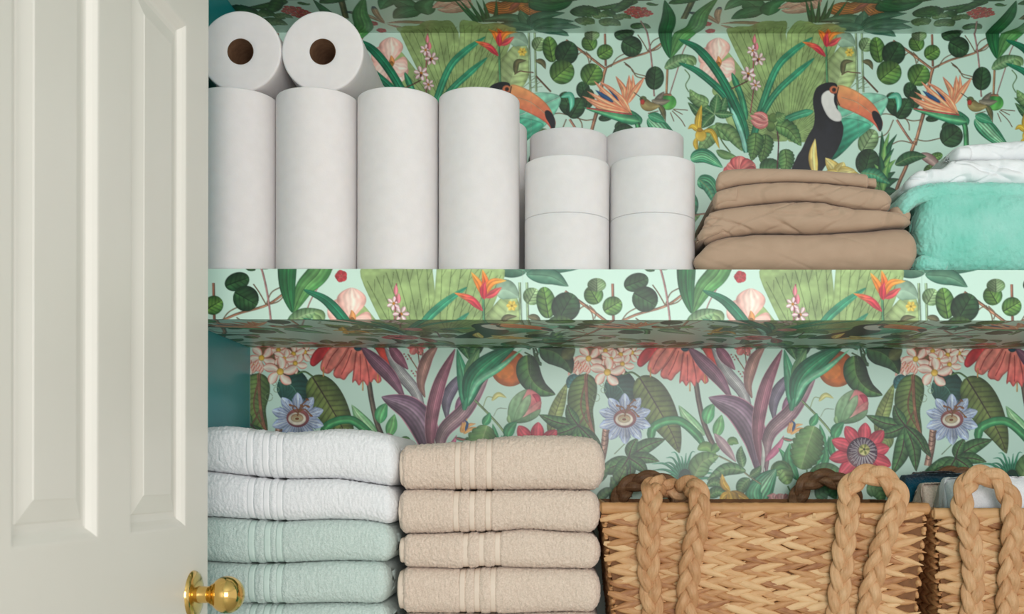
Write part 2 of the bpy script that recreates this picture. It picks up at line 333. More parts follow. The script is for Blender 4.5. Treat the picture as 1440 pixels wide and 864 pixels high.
    rib(A(795, 395, 870, 350, 965, 322), 8.5, (74, 116, 76), (134, 168, 120), 'lance', nv=9, vs=.3, mid=(150, 176, 130))
    for p in ((930, 330, 960, 345, 975, 375), (925, 345, 950, 380, 950, 400)): rib(A(*p), 5, (96, 136, 82), (150, 182, 124))
    stem(A(912, 400, 940, 440, 918, 490, 935, 530), .7, (104, 140, 90))
    # ---- pale pink hibiscus
    for x, y, w in ((1000, 290, 14), (1015, 440, 16), (1175, 470, 16), (1200, 400, 15), (1105, 215, 17)):
        rib(A(1105, 370, (1105+x)/2, (370+y)/2, x, y), w, (240, 178, 166), (250, 222, 208), 'obov', st=5, ss=.05, half=.02, edge=.12)
    rib(A(1105, 390, 1110, 350, 1105, 320), 4, (196, 120, 70), (226, 160, 96)); disc(A(1108, 372)[0], 3, 4, (140, 90, 40), (196, 150, 60))
    # ---- strap leaves
    G1, G2 = (10, 92, 68), (46, 150, 108)
    for p, w in (((1652, 212, 1530, 300, 1440, 400, 1360, 610, 1290, 870), 5), ((1662, 333, 1550, 430, 1445, 530, 1370, 645, 1296, 800), 4.6)): rib(A(*p)[::-1], w, G1, (80, 170, 124), 'strap', st=2, mid=(20, 110, 80), tip=(60, 158, 120), tj=.6)
    for p in ((30, 705, 120, 665, 215, 640),): rib(B(*p), 5.2, (28, 128, 92), (96, 184, 142), 'strap', st=3, mid=(40, 130, 96))
    rib(A(1270, 690, 1240, 560, 1185, 420), 4.4, G1, (70, 160, 112), 'strap', st=2)
    rib(A(1262, 880, 1225, 720, 1150, 560, 1000, 420, 878, 362), 5, G1, G2, 'strap', st=3, mid=(8, 80, 62))
    rib(A(1275, 880, 1245, 700, 1130, 460, 1000, 290, 878, 225), 6, (8, 84, 60), (36, 140, 98), 'strap', st=3, mid=(6, 74, 56))
    rib(A(1268, 880, 1240, 770, 1180, 620), 3, (120, 190, 170), (150, 210, 190), 'strap')
    rib(A(1310, 880, 1320, 760, 1360, 650), 4.5, (10, 104, 72), (50, 150, 108), 'strap', st=2)
    # ---- little pink lilies on a stem
    stem(A(1318, 195, 1308, 400, 1312, 500, 1292, 650), .8, (176, 92, 100)); stem(A(1180, 512, 1230, 490, 1278, 465), .9, (100, 60, 50))
    for x, y, r in ((1280, 425, 44), (1340, 340, 40), (1305, 290, 34), (1322, 490, 34)):
        star(A, x, y, r, 6, (206, 130, 150), (222, 140, 40), rot=x*.1, w=.26, ci=(248, 234, 232), edge=.3)
    for x, y in ((1315, 220), (1328, 260)): rib(A(x, y+30, x, y-20), 2.6, (196, 84, 104), (232, 150, 160))
    disc(A(1278, 436)[0], 1.6, 2.4, (110, 40, 50)); disc(A(1334, 346)[0], 1.6, 2.4, (110, 40, 50))
    # ---- heliconia, red and orange
    stem(B(288, 240, 297, 475), 1.5, (56, 128, 84), (110, 176, 122))
    for p, c, t in (((288, 325, 230, 270, 150, 238), (214, 74, 82), (240, 150, 60)), ((278, 315, 240, 280, 195, 262), (196, 58, 72), (232, 120, 80)), ((300, 262, 330, 245, 378, 212), (206, 76, 84), (226, 120, 100)),
            ((292, 255, 270, 200, 232, 140), (232, 130, 50), (244, 180, 80)), ((294, 250, 300, 190, 285, 128), (226, 100, 50), (244, 170, 70)), ((298, 250, 330, 190, 400, 180), (236, 140, 60), (246, 190, 90)), ((294, 270, 290, 220, 300, 185), (206, 56, 72), (220, 80, 90))):
        rib(B(*p), 4.2, c, None, 'lance', tip=t, tj=.5, st=2)
    # ---- palmate leaves and light leaf, yellow orchid
    for p, w in (((1085, 655, 1010, 660, 930, 590), 7), ((1085, 655, 1130, 610, 1150, 560), 9), ((1085, 655, 1140, 660, 1195, 660), 6), ((1085, 660, 1050, 690, 1010, 740), 8), ((1085, 655, 1095, 590, 1100, 540), 9), ((1080, 655, 1030, 620, 925, 560), 6)):
        rib(A(*p), w, (26, 72, 42), (74, 124, 74), 'lance', nv=7, vs=.5, vc=(160, 190, 140), mid=(140, 170, 120))
    rib(A(1050, 600, 980, 570, 940, 515), 9, (84, 128, 74), (150, 182, 120), 'ovate', nv=6, vs=.25, mid=(96, 130, 80))
    rib(A(1090, 710, 1150, 770, 1235, 800), 10, (78, 124, 72), (140, 172, 110), 'lance', nv=7, vs=.3, mid=(90, 120, 70))
    rib(A(1100, 720, 1050, 800, 990, 880), 11, (84, 130, 76), (146, 180, 116), 'lance', nv=7, vs=.25, mid=(96, 130, 80))
    rib(C(1000, 100, 1070, 130, 1140, 235), 9, (64, 108, 62), (128, 160, 98), 'lance', nv=7, mid=(110, 140, 90)); stem(C(1000, 110, 1030, 180, 1075, 240), .9, (96, 130, 70))
    for p, w in (((1000, 770, 990, 700, 1010, 605), 5), ((1010, 760, 1070, 760, 1115, 860), 3.5), ((1000, 760, 960, 730, 930, 745), 4), ((985, 790, 975, 830, 990, 880), 3.5)):
        rib(A(*p), w, (176, 140, 34), (222, 186, 66), 'lance', st=3)
    disc(A(1006, 782)[0], 8, 8.5, (214, 170, 44), (236, 204, 92)); disc(A(1000, 750)[0], 4, 3, (190, 140, 30))
    # ---- pink bud with hips
    for x, y in ((1390, 690), (1425, 680), (1410, 730)): disc(A(x, y)[0], 6.5, 7, (112, 140, 74), (70, 104, 54))
    for p, w in (((1395, 705, 1340, 720, 1292, 690), 6), ((1395, 695, 1340, 685, 1290, 665), 6), ((1390, 685, 1350, 660, 1310, 655), 5)): rib(A(*p), w, (206, 96, 100), (240, 170, 160), 'ovate', st=4)
    # ---- banana leaf behind the toucan
    poly(B(330, 640, 400, 580, 480, 542, 560, 534, 646, 560, 625, 640, 560, 725, 470, 800, 400, 850, 330, 900, 290, 880, 320, 740), (150, 214, 186), (64, 176, 140), g=(0, 1), st=7, sd=(.5, 1), ss=.07)
    poly(D(345, 60, 500, 90, 440, 150, 380, 215, 330, 262, 295, 280, 270, 270, 300, 180), (96, 196, 160), (10, 104, 78), g=(0, 1), st=6, sd=(.6, 1), ss=.1)
    stem(B(350, 690, 470, 640, 640, 562), .9, (180, 225, 200)); rib(B(648, 562, 700, 550, 712, 600, 700, 648), 4.5, (50, 160, 128), (130, 206, 176), 'lance')
    # ---- toucan
    poly(B(355, 492, 325, 474, 275, 480, 232, 510, 214, 580, 224, 660, 218, 725, 185, 785, 150, 860)+D(110, 265, 78, 362, 150, 372, 215, 372, 262, 310, 310, 250, 345, 180, 357, 110, 340, 60)+B(360, 640, 350, 560), (22, 24, 32), (30, 30, 40), ni=.3, edge=.1)
    poly(B(270, 540, 300, 520, 330, 530, 346, 575, 350, 620, 376, 655, 378, 694, 340, 698, 300, 670, 270, 612, 262, 570), (240, 238, 232), (230, 226, 222), edge=.15, ni=.04)
    poly(B(345, 540, 352, 580, 358, 605, 345, 608, 336, 580, 338, 552), (20, 22, 34), edge=0)
    disc(B(334, 516)[0], 6, 5.6, (236, 140, 96), (220, 110, 76)); disc(B(336, 516)[0], 3, 3, (110, 60, 40)); disc(B(337, 516)[0], 1.5, 1.5, (20, 16, 20), edge=0)
    poly(B(358, 492, 430, 506, 510, 552, 575, 612, 612, 684, 618, 722, 600, 756, 572, 720, 520, 682, 440, 642, 370, 612, 352, 570), (246, 176, 112), (222, 92, 76), g=(0, 1), edge=.2, ni=.12)
    stem(B(380, 560, 470, 590, 560, 660, 590, 720), .5, (240, 190, 150)); stem(B(362, 500, 352, 560, 368, 606), .7, (60, 40, 40))
    poly(B(556, 646, 575, 638, 600, 660, 616, 700, 614, 740, 601, 756, 582, 716, 562, 682), (24, 22, 30), edge=0)
    # ---- bird of paradise
    rib(A(560, 655, 600, 662, 640, 690, 655, 720), 6, (20, 110, 78), (86, 176, 120), 'strap'); stem(B(1068, 672, 1092, 720, 1100, 780, 1102, 850), 3.6, (24, 112, 74), (92, 178, 112))
    OA, OB = (226, 118, 84), (246, 188, 144)
    for p, w in (((585, 640, 480, 560, 385, 465), 4.2), ((585, 640, 500, 530, 420, 470), 4), ((570, 600, 560, 520, 512, 438), 4.4), ((575, 600, 590, 520, 590, 432), 4.6), ((578, 600, 610, 520, 612, 428), 3.6), ((580, 600, 620, 530, 682, 442), 4.4)):
        rib(A(*p), w, OA, OB, 'lance', st=2, tip=(240, 150, 120), tj=.4)
    rib(A(552, 590, 510, 545, 470, 512), 3.6, (26, 62, 112), (40, 92, 142), 'lance'); rib(A(500, 590, 450, 560, 395, 520), 3.2, (22, 52, 96), (36, 84, 128), 'lance')
    for p, w in (((590, 650, 470, 600, 345, 525), 4), ((600, 660, 460, 620, 318, 555), 5), ((595, 655, 450, 630, 340, 575), 4), ((605, 655, 560, 600, 500, 510), 3.4), ((600, 650, 550, 570, 440, 480), 3)):
        rib(A(*p), w, OA, OB, 'lance', st=2, tip=(236, 150, 120), tj=.4)
    rib(A(330, 622, 430, 648, 540, 678, 650, 700), 8, (12, 108, 76), (110, 186, 130), lambda a: np.clip(a, 0, 1)**.6*np.sqrt(np.clip((1-a)*8, 0, 1)), st=2)
    stem(A(345, 624, 450, 640, 560, 655, 608, 660), 1.1, (214, 84, 84))
    # ---- bulb with roots, humming bird
    for p in ((760, 640, 700, 655), (780, 650, 760, 690), (800, 650, 800, 705), (830, 650, 850, 700), (840, 640, 890, 690, 915, 730), (850, 630, 930, 636), (845, 632, 900, 660)): stem(A(*(list(p[:2])+list(p[2:]))), .55, (128, 92, 66))
    disc(A(815, 590)[0], 12, 11, (52, 138, 62), (104, 182, 86), st=2, sd=(1, 0)); stem(A(770, 555, 800, 545, 835, 548), 1.6, (170, 120, 90))
    rib(A(742, 600, 770, 560, 795, 528), 5, (84, 80, 74), (142, 130, 112), 'ovate', st=4); rib(A(720, 580, 770, 590, 830, 580), 5, (92, 88, 78), (150, 140, 120), 'lance', st=4)
    rib(A(760, 600, 785, 640, 800, 695), 4, (70, 84, 60), (120, 110, 70), 'lance', st=3); rib(A(668, 575, 700, 612, 770, 612), 7.6, (128, 110, 66), (176, 160, 104), 'ovate')
    disc(A(672, 572)[0], 5, 4.4, (84, 110, 60), (110, 96, 60)); disc(A(668, 588)[0], 3.2, 4, (196, 60, 48)); stem(A(655, 560, 620, 535), .5, (40, 40, 40)); disc(A(664, 570)[0], .9, .9, (10, 10, 10), edge=0)
    # ---- striped leaf, coral hibiscus, lower leaves
    rib(B(1155, 680, 1220, 740, 1300, 815, 1355, 860), 12, (16, 108, 70), (150, 200, 160), 'ovate', st=6, ss=.25, mid=(150, 200, 160))
    rib(A(700, 665, 750, 680, 800, 705), 7, (24, 122, 84), (90, 170, 126), 'lance', st=4)
    rib(C(865, 275, 940, 258, 1035, 320), 10, (14, 110, 78), (120, 190, 140), 'ovate', st=6, ss=.22); rib(C(900, 395, 960, 405, 1000, 470), 11, (20, 116, 80), (110, 184, 136), 'ovate', st=6, ss=.22)
    for x, y in ((1255, 215), (1205, 205)): rib(C(x+5, y-70, x, y, x-18, y+80), 13, (44, 92, 48), (112, 150, 84), 'ovate', nv=7, vs=.4, mid=(50, 84, 40), jag=9)
    rib(C(1230, 330, 1290, 315, 1320, 345), 12, (40, 84, 50), (80, 128, 76), 'round', nv=6)
    for p in ((0, 95, 70, 120, 135, 205), (48, 222, 55, 290, 40, 365)): rib(D(*p), 12.5, (48, 96, 52), (118, 156, 90), 'ovate', nv=7, vs=.4, mid=(60, 92, 46), jag=9)
    rib(D(0, 60, 30, 50, 50, 35), 9, (70, 116, 64), (130, 166, 100), 'ovate', nv=5, jag=6); stem(D(8, 130, 14, 200, 6, 350), .9, (90, 46, 56))
    rib(C(1000, 230, 1050, 255, 1110, 265), 6, (70, 116, 66), (120, 156, 96), 'lance')
    for x, y, w in ((1040, 380, 15), (1060, 300, 15), (1130, 258, 14), (1205, 300, 14), (1215, 375, 15), (1130, 420, 16)):
        rib(C(1118, 350, (1118+x)/2, (350+y)/2, x, y), w, (190, 76, 82), (226, 132, 124), 'obov', st=5, ss=.08, half=.05)
    disc(C(1118, 345)[0], 4, 4, (130, 40, 50)); disc(C(1085, 345)[0], 4, 2.6, (236, 214, 190))
    # ---- yellow lily and spike
    for x, y, w in ((262, 268, 9), (360, 290, 9), (225, 372, 8), (460, 372, 10), (300, 400, 9), (420, 335, 9)):
        rib(D(330, 350, (330+x)/2, (350+y)/2, x, y), w, (226, 190, 90), (250, 234, 160), 'ovate', st=4, ss=.07)
    rib(D(210, 365, 196, 260, 208, 165), 6.4, (214, 174, 80), (246, 226, 150), 'lance', st=3)
    # ---- pineapple crown and fruit
    disc(D(560, 500)[0], 17, 26, (150, 110, 60), (104, 80, 46), st=5, sd=(1, 1), ss=.2)
    for tx, ty, k in ((560, 125, 0), (600, 130, 1), (640, 140, 0), (580, 170, 1), (625, 215, 0), (635, 275, 1), (520, 300, 1), (632, 340, 0), (650, 378, 0), (505, 400, 1), (610, 250, 1), (545, 240, 0), (640, 440, 0), (595, 300, 1)):
        rib(D(565, 450, (565*1.3+tx*.7)/2, (450*.6+ty*1.4)/2, tx, ty), 5.5, (12, 60, 42) if k == 0 else (60, 130, 66), (40, 104, 66) if k == 0 else (142, 184, 104), 'lance')
    # ---- leaves low on the sheet
    rs = np.random.RandomState(3)
    for u, v, a, ln, w, k in ((770, 285, 20, 60, 13, 0), (800, 330, -30, 70, 12, 1), (850, 300, 60, 55, 14, 2), (905, 335, 10, 66, 12, 0), (880, 265, -50, 50, 10, 1), (960, 318, 35, 60, 13, 1), (1010, 340, -20, 66, 12, 2),
            (1060, 318, 50, 60, 12, 0), (1130, 330, -10, 70, 14, 1), (1180, 300, 70, 52, 10, 2), (1175, 345, 10, 60, 12, 0), (935, 285, 80, 44, 9, 2), (1090, 290, -60, 52, 10, 1), (770, 250, -20, 44, 9, 2), (820, 225, 15, 46, 9, 0)):
        c = [((26, 74, 46), (70, 124, 74)), ((70, 118, 66), (136, 170, 104)), ((16, 104, 76), (96, 176, 132))][k]; q = math.radians(a)
        rib([(u-ln/2*math.cos(q), v+ln/2*math.sin(q)), (u, v-5), (u+ln/2*math.cos(q), v-ln/2*math.sin(q))], w, c[0], c[1], 'lance', nv=8, vs=.3, mid=(120, 150, 100))
    for i in range(46):
        u = 746+rs.rand()*460; v = 262+rs.rand()*92; q = rs.rand()*6.28; ln = 26+rs.rand()*30
        if 1080 < u < 1200 and v < 300: continue
        c = [((26, 74, 46), (70, 124, 74)), ((70, 118, 66), (136, 170, 104)), ((16, 104, 76), (96, 176, 132)), ((120, 60, 60), (190, 110, 96))][int(rs.rand()*3.3)]
        rib([(u-ln/2*math.cos(q), v+ln/2*math.sin(q)), (u+3, v-3), (u+ln/2*math.cos(q), v-ln/2*math.sin(q))], 5+rs.rand()*6, c[0], c[1], 'lance', nv=7, vs=.3, mid=(120, 150, 100))
    stem([(760, 345), (830, 318), (905, 322), (1000, 300), (1090, 332), (1200, 345)], 1.1, br, bl)
    for u, v in ((835, 345), (1045, 348), (905, 300)): star(lambda x, y: [(x, y)], u, v, 15, 6, (206, 92, 92), (230, 180, 80), sc=1, w=.35, ci=(238, 160, 150))

def print_top():
    # ---- what shows on the underside of the upper shelf (above the wall's upper edge)
    for p, w, c in (((640, 10, 500, 40, 330, 60), 8, 0), ((600, -6, 520, 60, 420, 75), 9, 0), ((690, 20, 740, 30, 760, 24), 4, 0), ((320, 90, 370, 70, 420, 85), 16, 0), ((430, 70, 470, 80, 510, 100), 10, 0), ((500, 110, 560, 95, 600, 110), 9, 1), ((600, 160, 660, 150, 715, 165), 10, 0),
            ((300, 140, 340, 125, 390, 140), 14, 1), ((380, 100, 430, 90, 470, 100), 10, 1), ((420, 140, 480, 130, 540, 150), 13, 1), ((280, 95, 340, 60, 410, 90), 15, 0)):
        rib(UA(*p), w, DG if c == 0 else (80, 116, 72), MG if c == 0 else (130, 156, 108), 'ovate', nv=6, vs=.3)
    for x, y in ((600, 70), (640, 90), (690, 80), (620, 55), (660, 60)): star(UA, x, y, 40, 5, (186, 58, 66), (226, 120, 60), rot=x, w=.4, ci=(214, 84, 84))
    rib(UA(1370, 70, 1250, 5, 1140, 60), 16, (50, 110, 74), (84, 144, 100), 'lance', mid=(40, 90, 60)); rib(UA(1390, 60, 1300, 70, 1180, 110), 17, (34, 92, 62), (72, 134, 92), 'lance', mid=(36, 84, 60))
    rib(UA(1395, 90, 1420, 30, 1500, 0), 14, (40, 100, 70), (80, 140, 96), 'lance')
    stem(UA(960, -5, 930, 60, 905, 110), 4.2, (84, 80, 56), (116, 110, 80))
    for p in ((1110, 140, 1040, 95, 935, 72), (1110, 135, 1100, 90, 1115, 40), (1120, 138, 1230, 130, 1385, 138), (1120, 145, 1200, 170, 1290, 205)):
        rib(UA(*p), 7, (150, 120, 96), (184, 158, 130), 'drop', tip=(18, 54, 84), tj=.22, st=3)
    for x, y in ((1000, 160), (1040, 140), (1060, 180)): star(UA, x, y, 30, 5, (190, 60, 66), (210, 90, 80), rot=x, w=.5)
    for p, w in (((330, 30, 420, 50, 560, 0), 20), ((520, 30, 640, 40, 780, 45), 18), ((530, 40, 580, 70, 650, 85), 14)): rib(UB(*p), w, (150, 84, 44), (206, 124, 66), 'ovate', st=7, ss=.25)
    rib(UB(540, 10, 490, 40, 440, 70), 5, (150, 70, 60), (186, 96, 80)); rib(UB(600, 10, 720, 30, 860, 0), 22, (20, 72, 44), (52, 116, 66), 'ovate', st=6)
    for p in ((250, 40, 130, 20, 10, 50), (220, 30, 100, 60, 30, 60), (230, 30, 180, 0, 120, -10)): rib(UB(*p), 14, (214, 150, 138), (236, 190, 176), 'ovate', st=6, ss=.1)
    for x in (170, 200, 250, 300, 340, 420): rib(UB(x*.4+140, 130, x*.7+70, 70, x, -5), 4, (22, 70, 48), (52, 112, 72), 'spike')
    for p, w in (((500, 170, 420, 110, 250, 120), 15), ((505, 170, 500, 110, 510, 60), 10), ((505, 170, 600, 100, 760, 75), 14), ((505, 170, 640, 150, 790, 160), 14), ((505, 172, 380, 150, 290, 165), 14), ((505, 175, 620, 180, 690, 200), 10), ((505, 165, 600, 130, 780, 125), 12)):
        rib(UB(*p), w, (44, 96, 78), (98, 144, 116), 'lance', mid=(70, 110, 90))
    for u, v, a, ln, w, k in ((1110, -62, 10, 70, 16, 0), (1180, -58, -20, 70, 14, 1), (800, -60, 15, 80, 14, 1), (880, -62, -15, 60, 14, 0), (960, -58, 25, 66, 12, 1), (1040, -60, -10, 60, 12, 0)):
        q = math.radians(a); rib([(u-ln/2*math.cos(q), v+ln/2*math.sin(q)), (u, v-4), (u+ln/2*math.cos(q), v-ln/2*math.sin(q))], w, DG, MG, 'lance', nv=8)

def print_lower():
    # ---- fine foliage behind
    for p in ((1060, 540, 1000, 600), (1120, 520, 1150, 590)): stem(R(*p), .6, (120, 150, 110))
    # striped olive leaves
    rib(L(400, 500, 330, 560, 290, 560), 10, (96, 118, 64), (140, 156, 92), 'lance', nv=9)
    rib(L(310, 500, 350, 370, 405, 220), 10, (104, 126, 66), (158, 170, 102), 'lance', nv=13, vs=.4, vc=(84, 92, 48), mid=(70, 84, 40))
    rib(L(410, 250, 430, 200, 490, 180), 5.5, (20, 76, 84), (60, 124, 122), 'lance', nv=6)
    rib(L(610, 215, 690, 250, 730, 360), 24, (24, 62, 58), (48, 92, 80), 'ovate', nv=10, vs=.3, mid=(90, 140, 120)); rib(L(690, 340, 720, 320, 745, 330), 6, (22, 104, 92), (110, 180, 160), 'lance', st=3)
    rib(L(515, 175, 480, 350, 550, 500), 20, (62, 92, 46), (116, 138, 74), 'ovate', nv=13, vs=.5, vc=(44, 62, 34), mid=(120, 78, 56), mw=1.4)
    stem(L(500, 180, 510, 330, 525, 430, 555, 515), 1.4, (128, 84, 60), (166, 116, 84)); stem(R(850, 170, 860, 360, 900, 520, 950, 610), 1.5, (118, 76, 56), (156, 108, 80)); stem(L(455, 465, 490, 410, 510, 370), .8, (140, 90, 70))
    for q in ((560, 300, 20), (600, 260, 14), (590, 230, 10)):
        c = L(q[0], q[1])[0]; r = q[2]/3.789; stem([(c[0]+r*math.cos(t), c[1]+r*math.sin(t)) for t in np.linspace(0, 6, 9)], .35, (150, 176, 130))
    # big olive leaf
    rib(L(790, 190, 870, 320, 960, 480, 1005, 595), 24, (70, 92, 46), (120, 134, 72), 'ovate', nv=15, vs=.55, vc=(52, 56, 38), mid=(60, 52, 40), mw=1.1)
    stem(L(700, 178, 750, 165, 795, 192), 1.2, (80, 116, 62))
    # trunk, palm bush, thin stems
    stem(R(955, 470, 945, 560, 925, 660), 5, (150, 104, 84), (206, 166, 146)); 
    for k in range(7):
        c = R(955-k*4, 480+k*24)[0]; stem([(c[0]-4.5, c[1]-1), (c[0], c[1]+1), (c[0]+4.5, c[1]-1)], .5, (120, 76, 62))
    for i in range(15):
        q = math.radians(-172+i*12.3); r = 168+22*((i*7) % 3)
        rib(L(1032, 735, 1032+r*.55*math.cos(q), 735+r*.62*math.sin(q)-8, 1032+r*math.cos(q), 735+r*.72*math.sin(q)), 3.4, (14, 96, 72), (70, 156, 116), 'spike')
    disc(L(1035, 725)[0], 9, 12, (18, 60, 46), (36, 84, 60)); disc(L(1035, 800)[0], 15, 18, (150, 96, 50), (190, 130, 70), st=6, sd=(1, 1), ss=.2)
    stem(L(1090, 205, 1110, 330, 1140, 450, 1195, 575), 3.6, (66, 56, 48), (112, 98, 84))
    rib(L(1140, 500, 1060, 430, 1000, 340), 9, (94, 160, 104), (170, 208, 160), 'lance', st=4); rib(L(1150, 440, 1160, 380, 1190, 330), 9, (40, 130, 80), (110, 184, 120), 'lance', st=3); rib(L(1200, 510, 1215, 450, 1230, 390), 8, (66, 146, 84), (130, 190, 120), 'lance', st=3)
    rib(L(850, 545, 870, 455, 990, 420, 1090, 490, 1150, 580), 6, (26, 108, 66), (88, 164, 104), 'strap', st=2); rib(L(1100, 575, 1150, 560, 1200, 600), 7, (72, 124, 58), (130, 168, 92)); rib(L(1175, 590, 1215, 550, 1230, 540), 6, (52, 108, 56), (110, 156, 84)); rib(L(1260, 545, 1290, 530, 1320, 545), 6, (60, 116, 60), (124, 164, 92))
    # palmate leaves
    def palm(F, x, y, tips, w, c1=(28, 74, 42), c2=(96, 144, 82)):
        for tx, ty, k in tips:
            rib(F(x, y, (x+tx)/2+(ty-y)*.06, (y+ty)/2-(tx-x)*.06, tx, ty), w*k, c1, c2, 'lance', nv=8, vs=.28, mid=(64, 40, 44), mw=1.0)
    palm(R, 808, 450, ((596, 392, .9), (745, 338, .8), (650, 498, .8), (735, 712, 1.1), (865, 692, 1.0), (945, 618, .7), (920, 600, .6)), 10.5)
    palm(R, 1075, 620, ((905, 695, 1.1), (1272, 520, 1.0), (1120, 515, .8), (1240, 640, .8), (1080, 740, .8), (1180, 710, .8), (990, 720, .9)), 10.5)
    stem(R(1060, 660, 1075, 760, 1090, 830), 1.2, (70, 60, 54))
    # blue passion flower
    c = L(714, 412)[0]
    for i in range(10):
        q = .3+6.2832*i/10; rib([c, (c[0]+38*math.cos(q), c[1]+36*math.sin(q))], 7.4, (150, 168, 206), (198, 210, 228), 'obov', st=3, ss=.05)
    for i in range(72):
        q = 6.2832*i/72; stem([(c[0]+13*math.cos(q), c[1]+11*math.sin(q)), (c[0]+(28+3*(i % 2))*math.cos(q), c[1]+(25+3*(i % 2))*math.sin(q))], .5, (150, 164, 206) if i % 2 else (214, 222, 240))
    disc(c, 16, 13, (166, 96, 90), (120, 70, 80), edge=.1); disc((c[0]-1, c[1]+1), 12.5, 9, (236, 226, 208), edge=.1); disc((c[0]-1, c[1]), 9, 6, (190, 150, 110), (226, 206, 170)); disc((c[0]-1, c[1]+1), 5.5, 3, (240, 226, 180)); disc((c[0]-1, c[1]+1), 3, 1.6, (150, 80, 40))
    for p in ((712, 400, 730, 350, 765, 312), (720, 380, 750, 365, 785, 398), (722, 378, 700, 350, 672, 345), (715, 385, 690, 365, 690, 350), (725, 370, 750, 345, 770, 350)): stem(L(*p), .9, (112, 66, 44), (160, 104, 66))
    for x, y in ((765, 312), (785, 398), (675, 343), (770, 350), (735, 345)): rib(L(x-10, y-4, x+10, y+6), 1.6, (96, 56, 36), (150, 96, 56))
    # frangipani cluster
    def frang(x, y, r, rot, sq=.85):
        p = L(x, y)[0]; r /= 3.789
        for i in range(5):
            q = rot+6.2832*i/5; e = (p[0]+r*math.cos(q), p[1]+r*math.sin(q)*sq); m = (p[0]+.5*r*math.cos(q+.25), p[1]+.5*r*math.sin(q+.25)*sq)
            rib([p, m, e], r*.27, (214, 104, 86), (252, 236, 220), 'obov', edge=.1, half=.04, ni=.1, ex=3.2)
        disc(p, r*.2, r*.2, (232, 180, 60), (244, 206, 110))
    for x, y in ((560, 90), (600, 120), (480, 120), (680, 60), (740, 60), (530, 50)): disc(L(x, y)[0], 9, 9, (96, 90, 58), (150, 110, 84))
    for x, y, r, t in ((470, 130, 60, .4), (750, 60, 62, 1.1), (610, 50, 66, 0.2), (690, 70, 66, .8), (520, 92, 80, .3), (700, 120, 66, .2), (640, 95, 60, 1.2), (620, 165, 94, .9)): frang(x, y, r, t)
    for i in range(12):
        p = L(430+i*9, 150-((i*37) % 50))[0]; rib([p, (p[0]-5, p[1]+9)], 2.2, (214, 96, 84), (246, 214, 196))
    # hanging red flower
    RA, RB = (250, 164, 146), (236, 108, 102)
    for q, a, b in (((778, 116, 800, 60, 850, 20, 900, 10, 880, 70, 845, 100, 800, 136), (214, 72, 74), (196, 54, 62)), ((1120, 20, 1180, 40, 1215, 80, 1258, 168, 1232, 176, 1190, 120, 1150, 80), (226, 84, 70), (212, 66, 60)),
            ((834, 150, 850, 90, 900, 30, 990, 0, 985, 60, 945, 110, 905, 152, 872, 176), RA, (242, 128, 116)), ((1075, 30, 1100, 100, 1130, 150, 1160, 205, 1140, 226, 1120, 205, 1104, 222, 1080, 190, 1060, 100), (244, 136, 122), RB),
            ((904, 165, 950, 80, 1000, 10, 1030, 20, 1022, 100, 1012, 150, 985, 178, 962, 208, 938, 200, 914, 196), (250, 162, 142), (240, 116, 108)), ((1004, 222, 1010, 150, 1022, 60, 1050, 40, 1075, 90, 1096, 190, 1086, 240, 1062, 214, 1040, 238, 1020, 212), (248, 146, 128), (238, 108, 104))):
        poly(L(*q), a, b, g=(0, 1), edge=.3, ew=2.6, st=2.5, sd=(1, .35), ss=.06)
    for p in ((990, 30, 950, 100, 905, 160), (1025, 60, 1014, 150, 1005, 215), (1072, 80, 1086, 150, 1092, 200), (930, 40, 890, 90, 862, 150), (1000, 50, 975, 120, 945, 180), (1045, 70, 1048, 140, 1046, 210)): stem(L(*p), .55, (196, 64, 66))
    for x, y in ((850, 190), (1060, 265), (1140, 225)): stem(L(x, y-50, x, y), .9, (236, 170, 90))
    disc(L(1035, 35)[0], 6, 5, (30, 74, 84))
    # cordyline, purple
    def cord(F, pts, w, c1, c2, e=(206, 140, 160)):
        w *= .86
        rib(F(*pts), w, e, c1, 'cordy', edge=0, half=0); rib(F(*pts), w*.92, c1, c2, 'cordy', st=7, ss=.13, half=.1, edge=.1)
    for p in ((60, 720, 10, 560, 30, 300, 100, 150), (30, 720, 60, 540, 50, 420)): rib(R(*p), 4, (170, 176, 164), (208, 212, 200), 'lance', st=3)
    for t in ((1340, 210), (1300, 120), (1380, 110), (1350, 60)):
        stem(L(1360, 260, 1365, 180, t[0], t[1]-50), .7, (150, 110, 80))
        for i in range(5): disc(L(t[0]-20+i*9, t[1]-50+((i*13) % 30))[0], 1.2, 1.2, (196, 120, 120))
    cord(L, (1395, 440, 1345, 280, 1260, 170, 1175, 30), 10, (132, 128, 132), (184, 184, 182), (96, 84, 96))
    cord(L, (1300, 150, 1250, 90, 1200, 20), 9, (112, 60, 82), (160, 104, 122))
    cord(L, (1390, 300, 1370, 220, 1400, 100, 1460, 20), 10, (132, 92, 84), (184, 140, 128))
    cord(L, (1285, 310, 1215, 200, 1140, 120, 1050, 30), 12, (92, 56, 78), (140, 98, 116), (196, 128, 140))
    cord(R, (35, 710, -10, 560, -30, 430), 9, (66, 40, 62), (108, 74, 96))
    cord(L, (1435, 730, 1410, 520, 1320, 370, 1160, 298), 23, (82, 52, 76), (146, 120, 138), (190, 130, 150))
    cord(L, (1305, 640, 1260, 580, 1190, 490), 8, (140, 110, 120), (186, 164, 164))
    cord(R, (105, 420, 110, 300, 190, 170), 10, (76, 68, 90), (128, 118, 134), (60, 52, 70)); cord(R, (150, 400, 170, 330, 200, 270), 5, (110, 70, 100), (160, 110, 140))
    cord(R, (48, 700, 20, 480, 60, 250, 150, 40), 11.5, (112, 58, 78), (164, 106, 120), (206, 150, 160))
    cord(R, (65, 700, 80, 500, 200, 370, 330, 180), 13, (110, 78, 92), (168, 138, 142), (196, 120, 150))
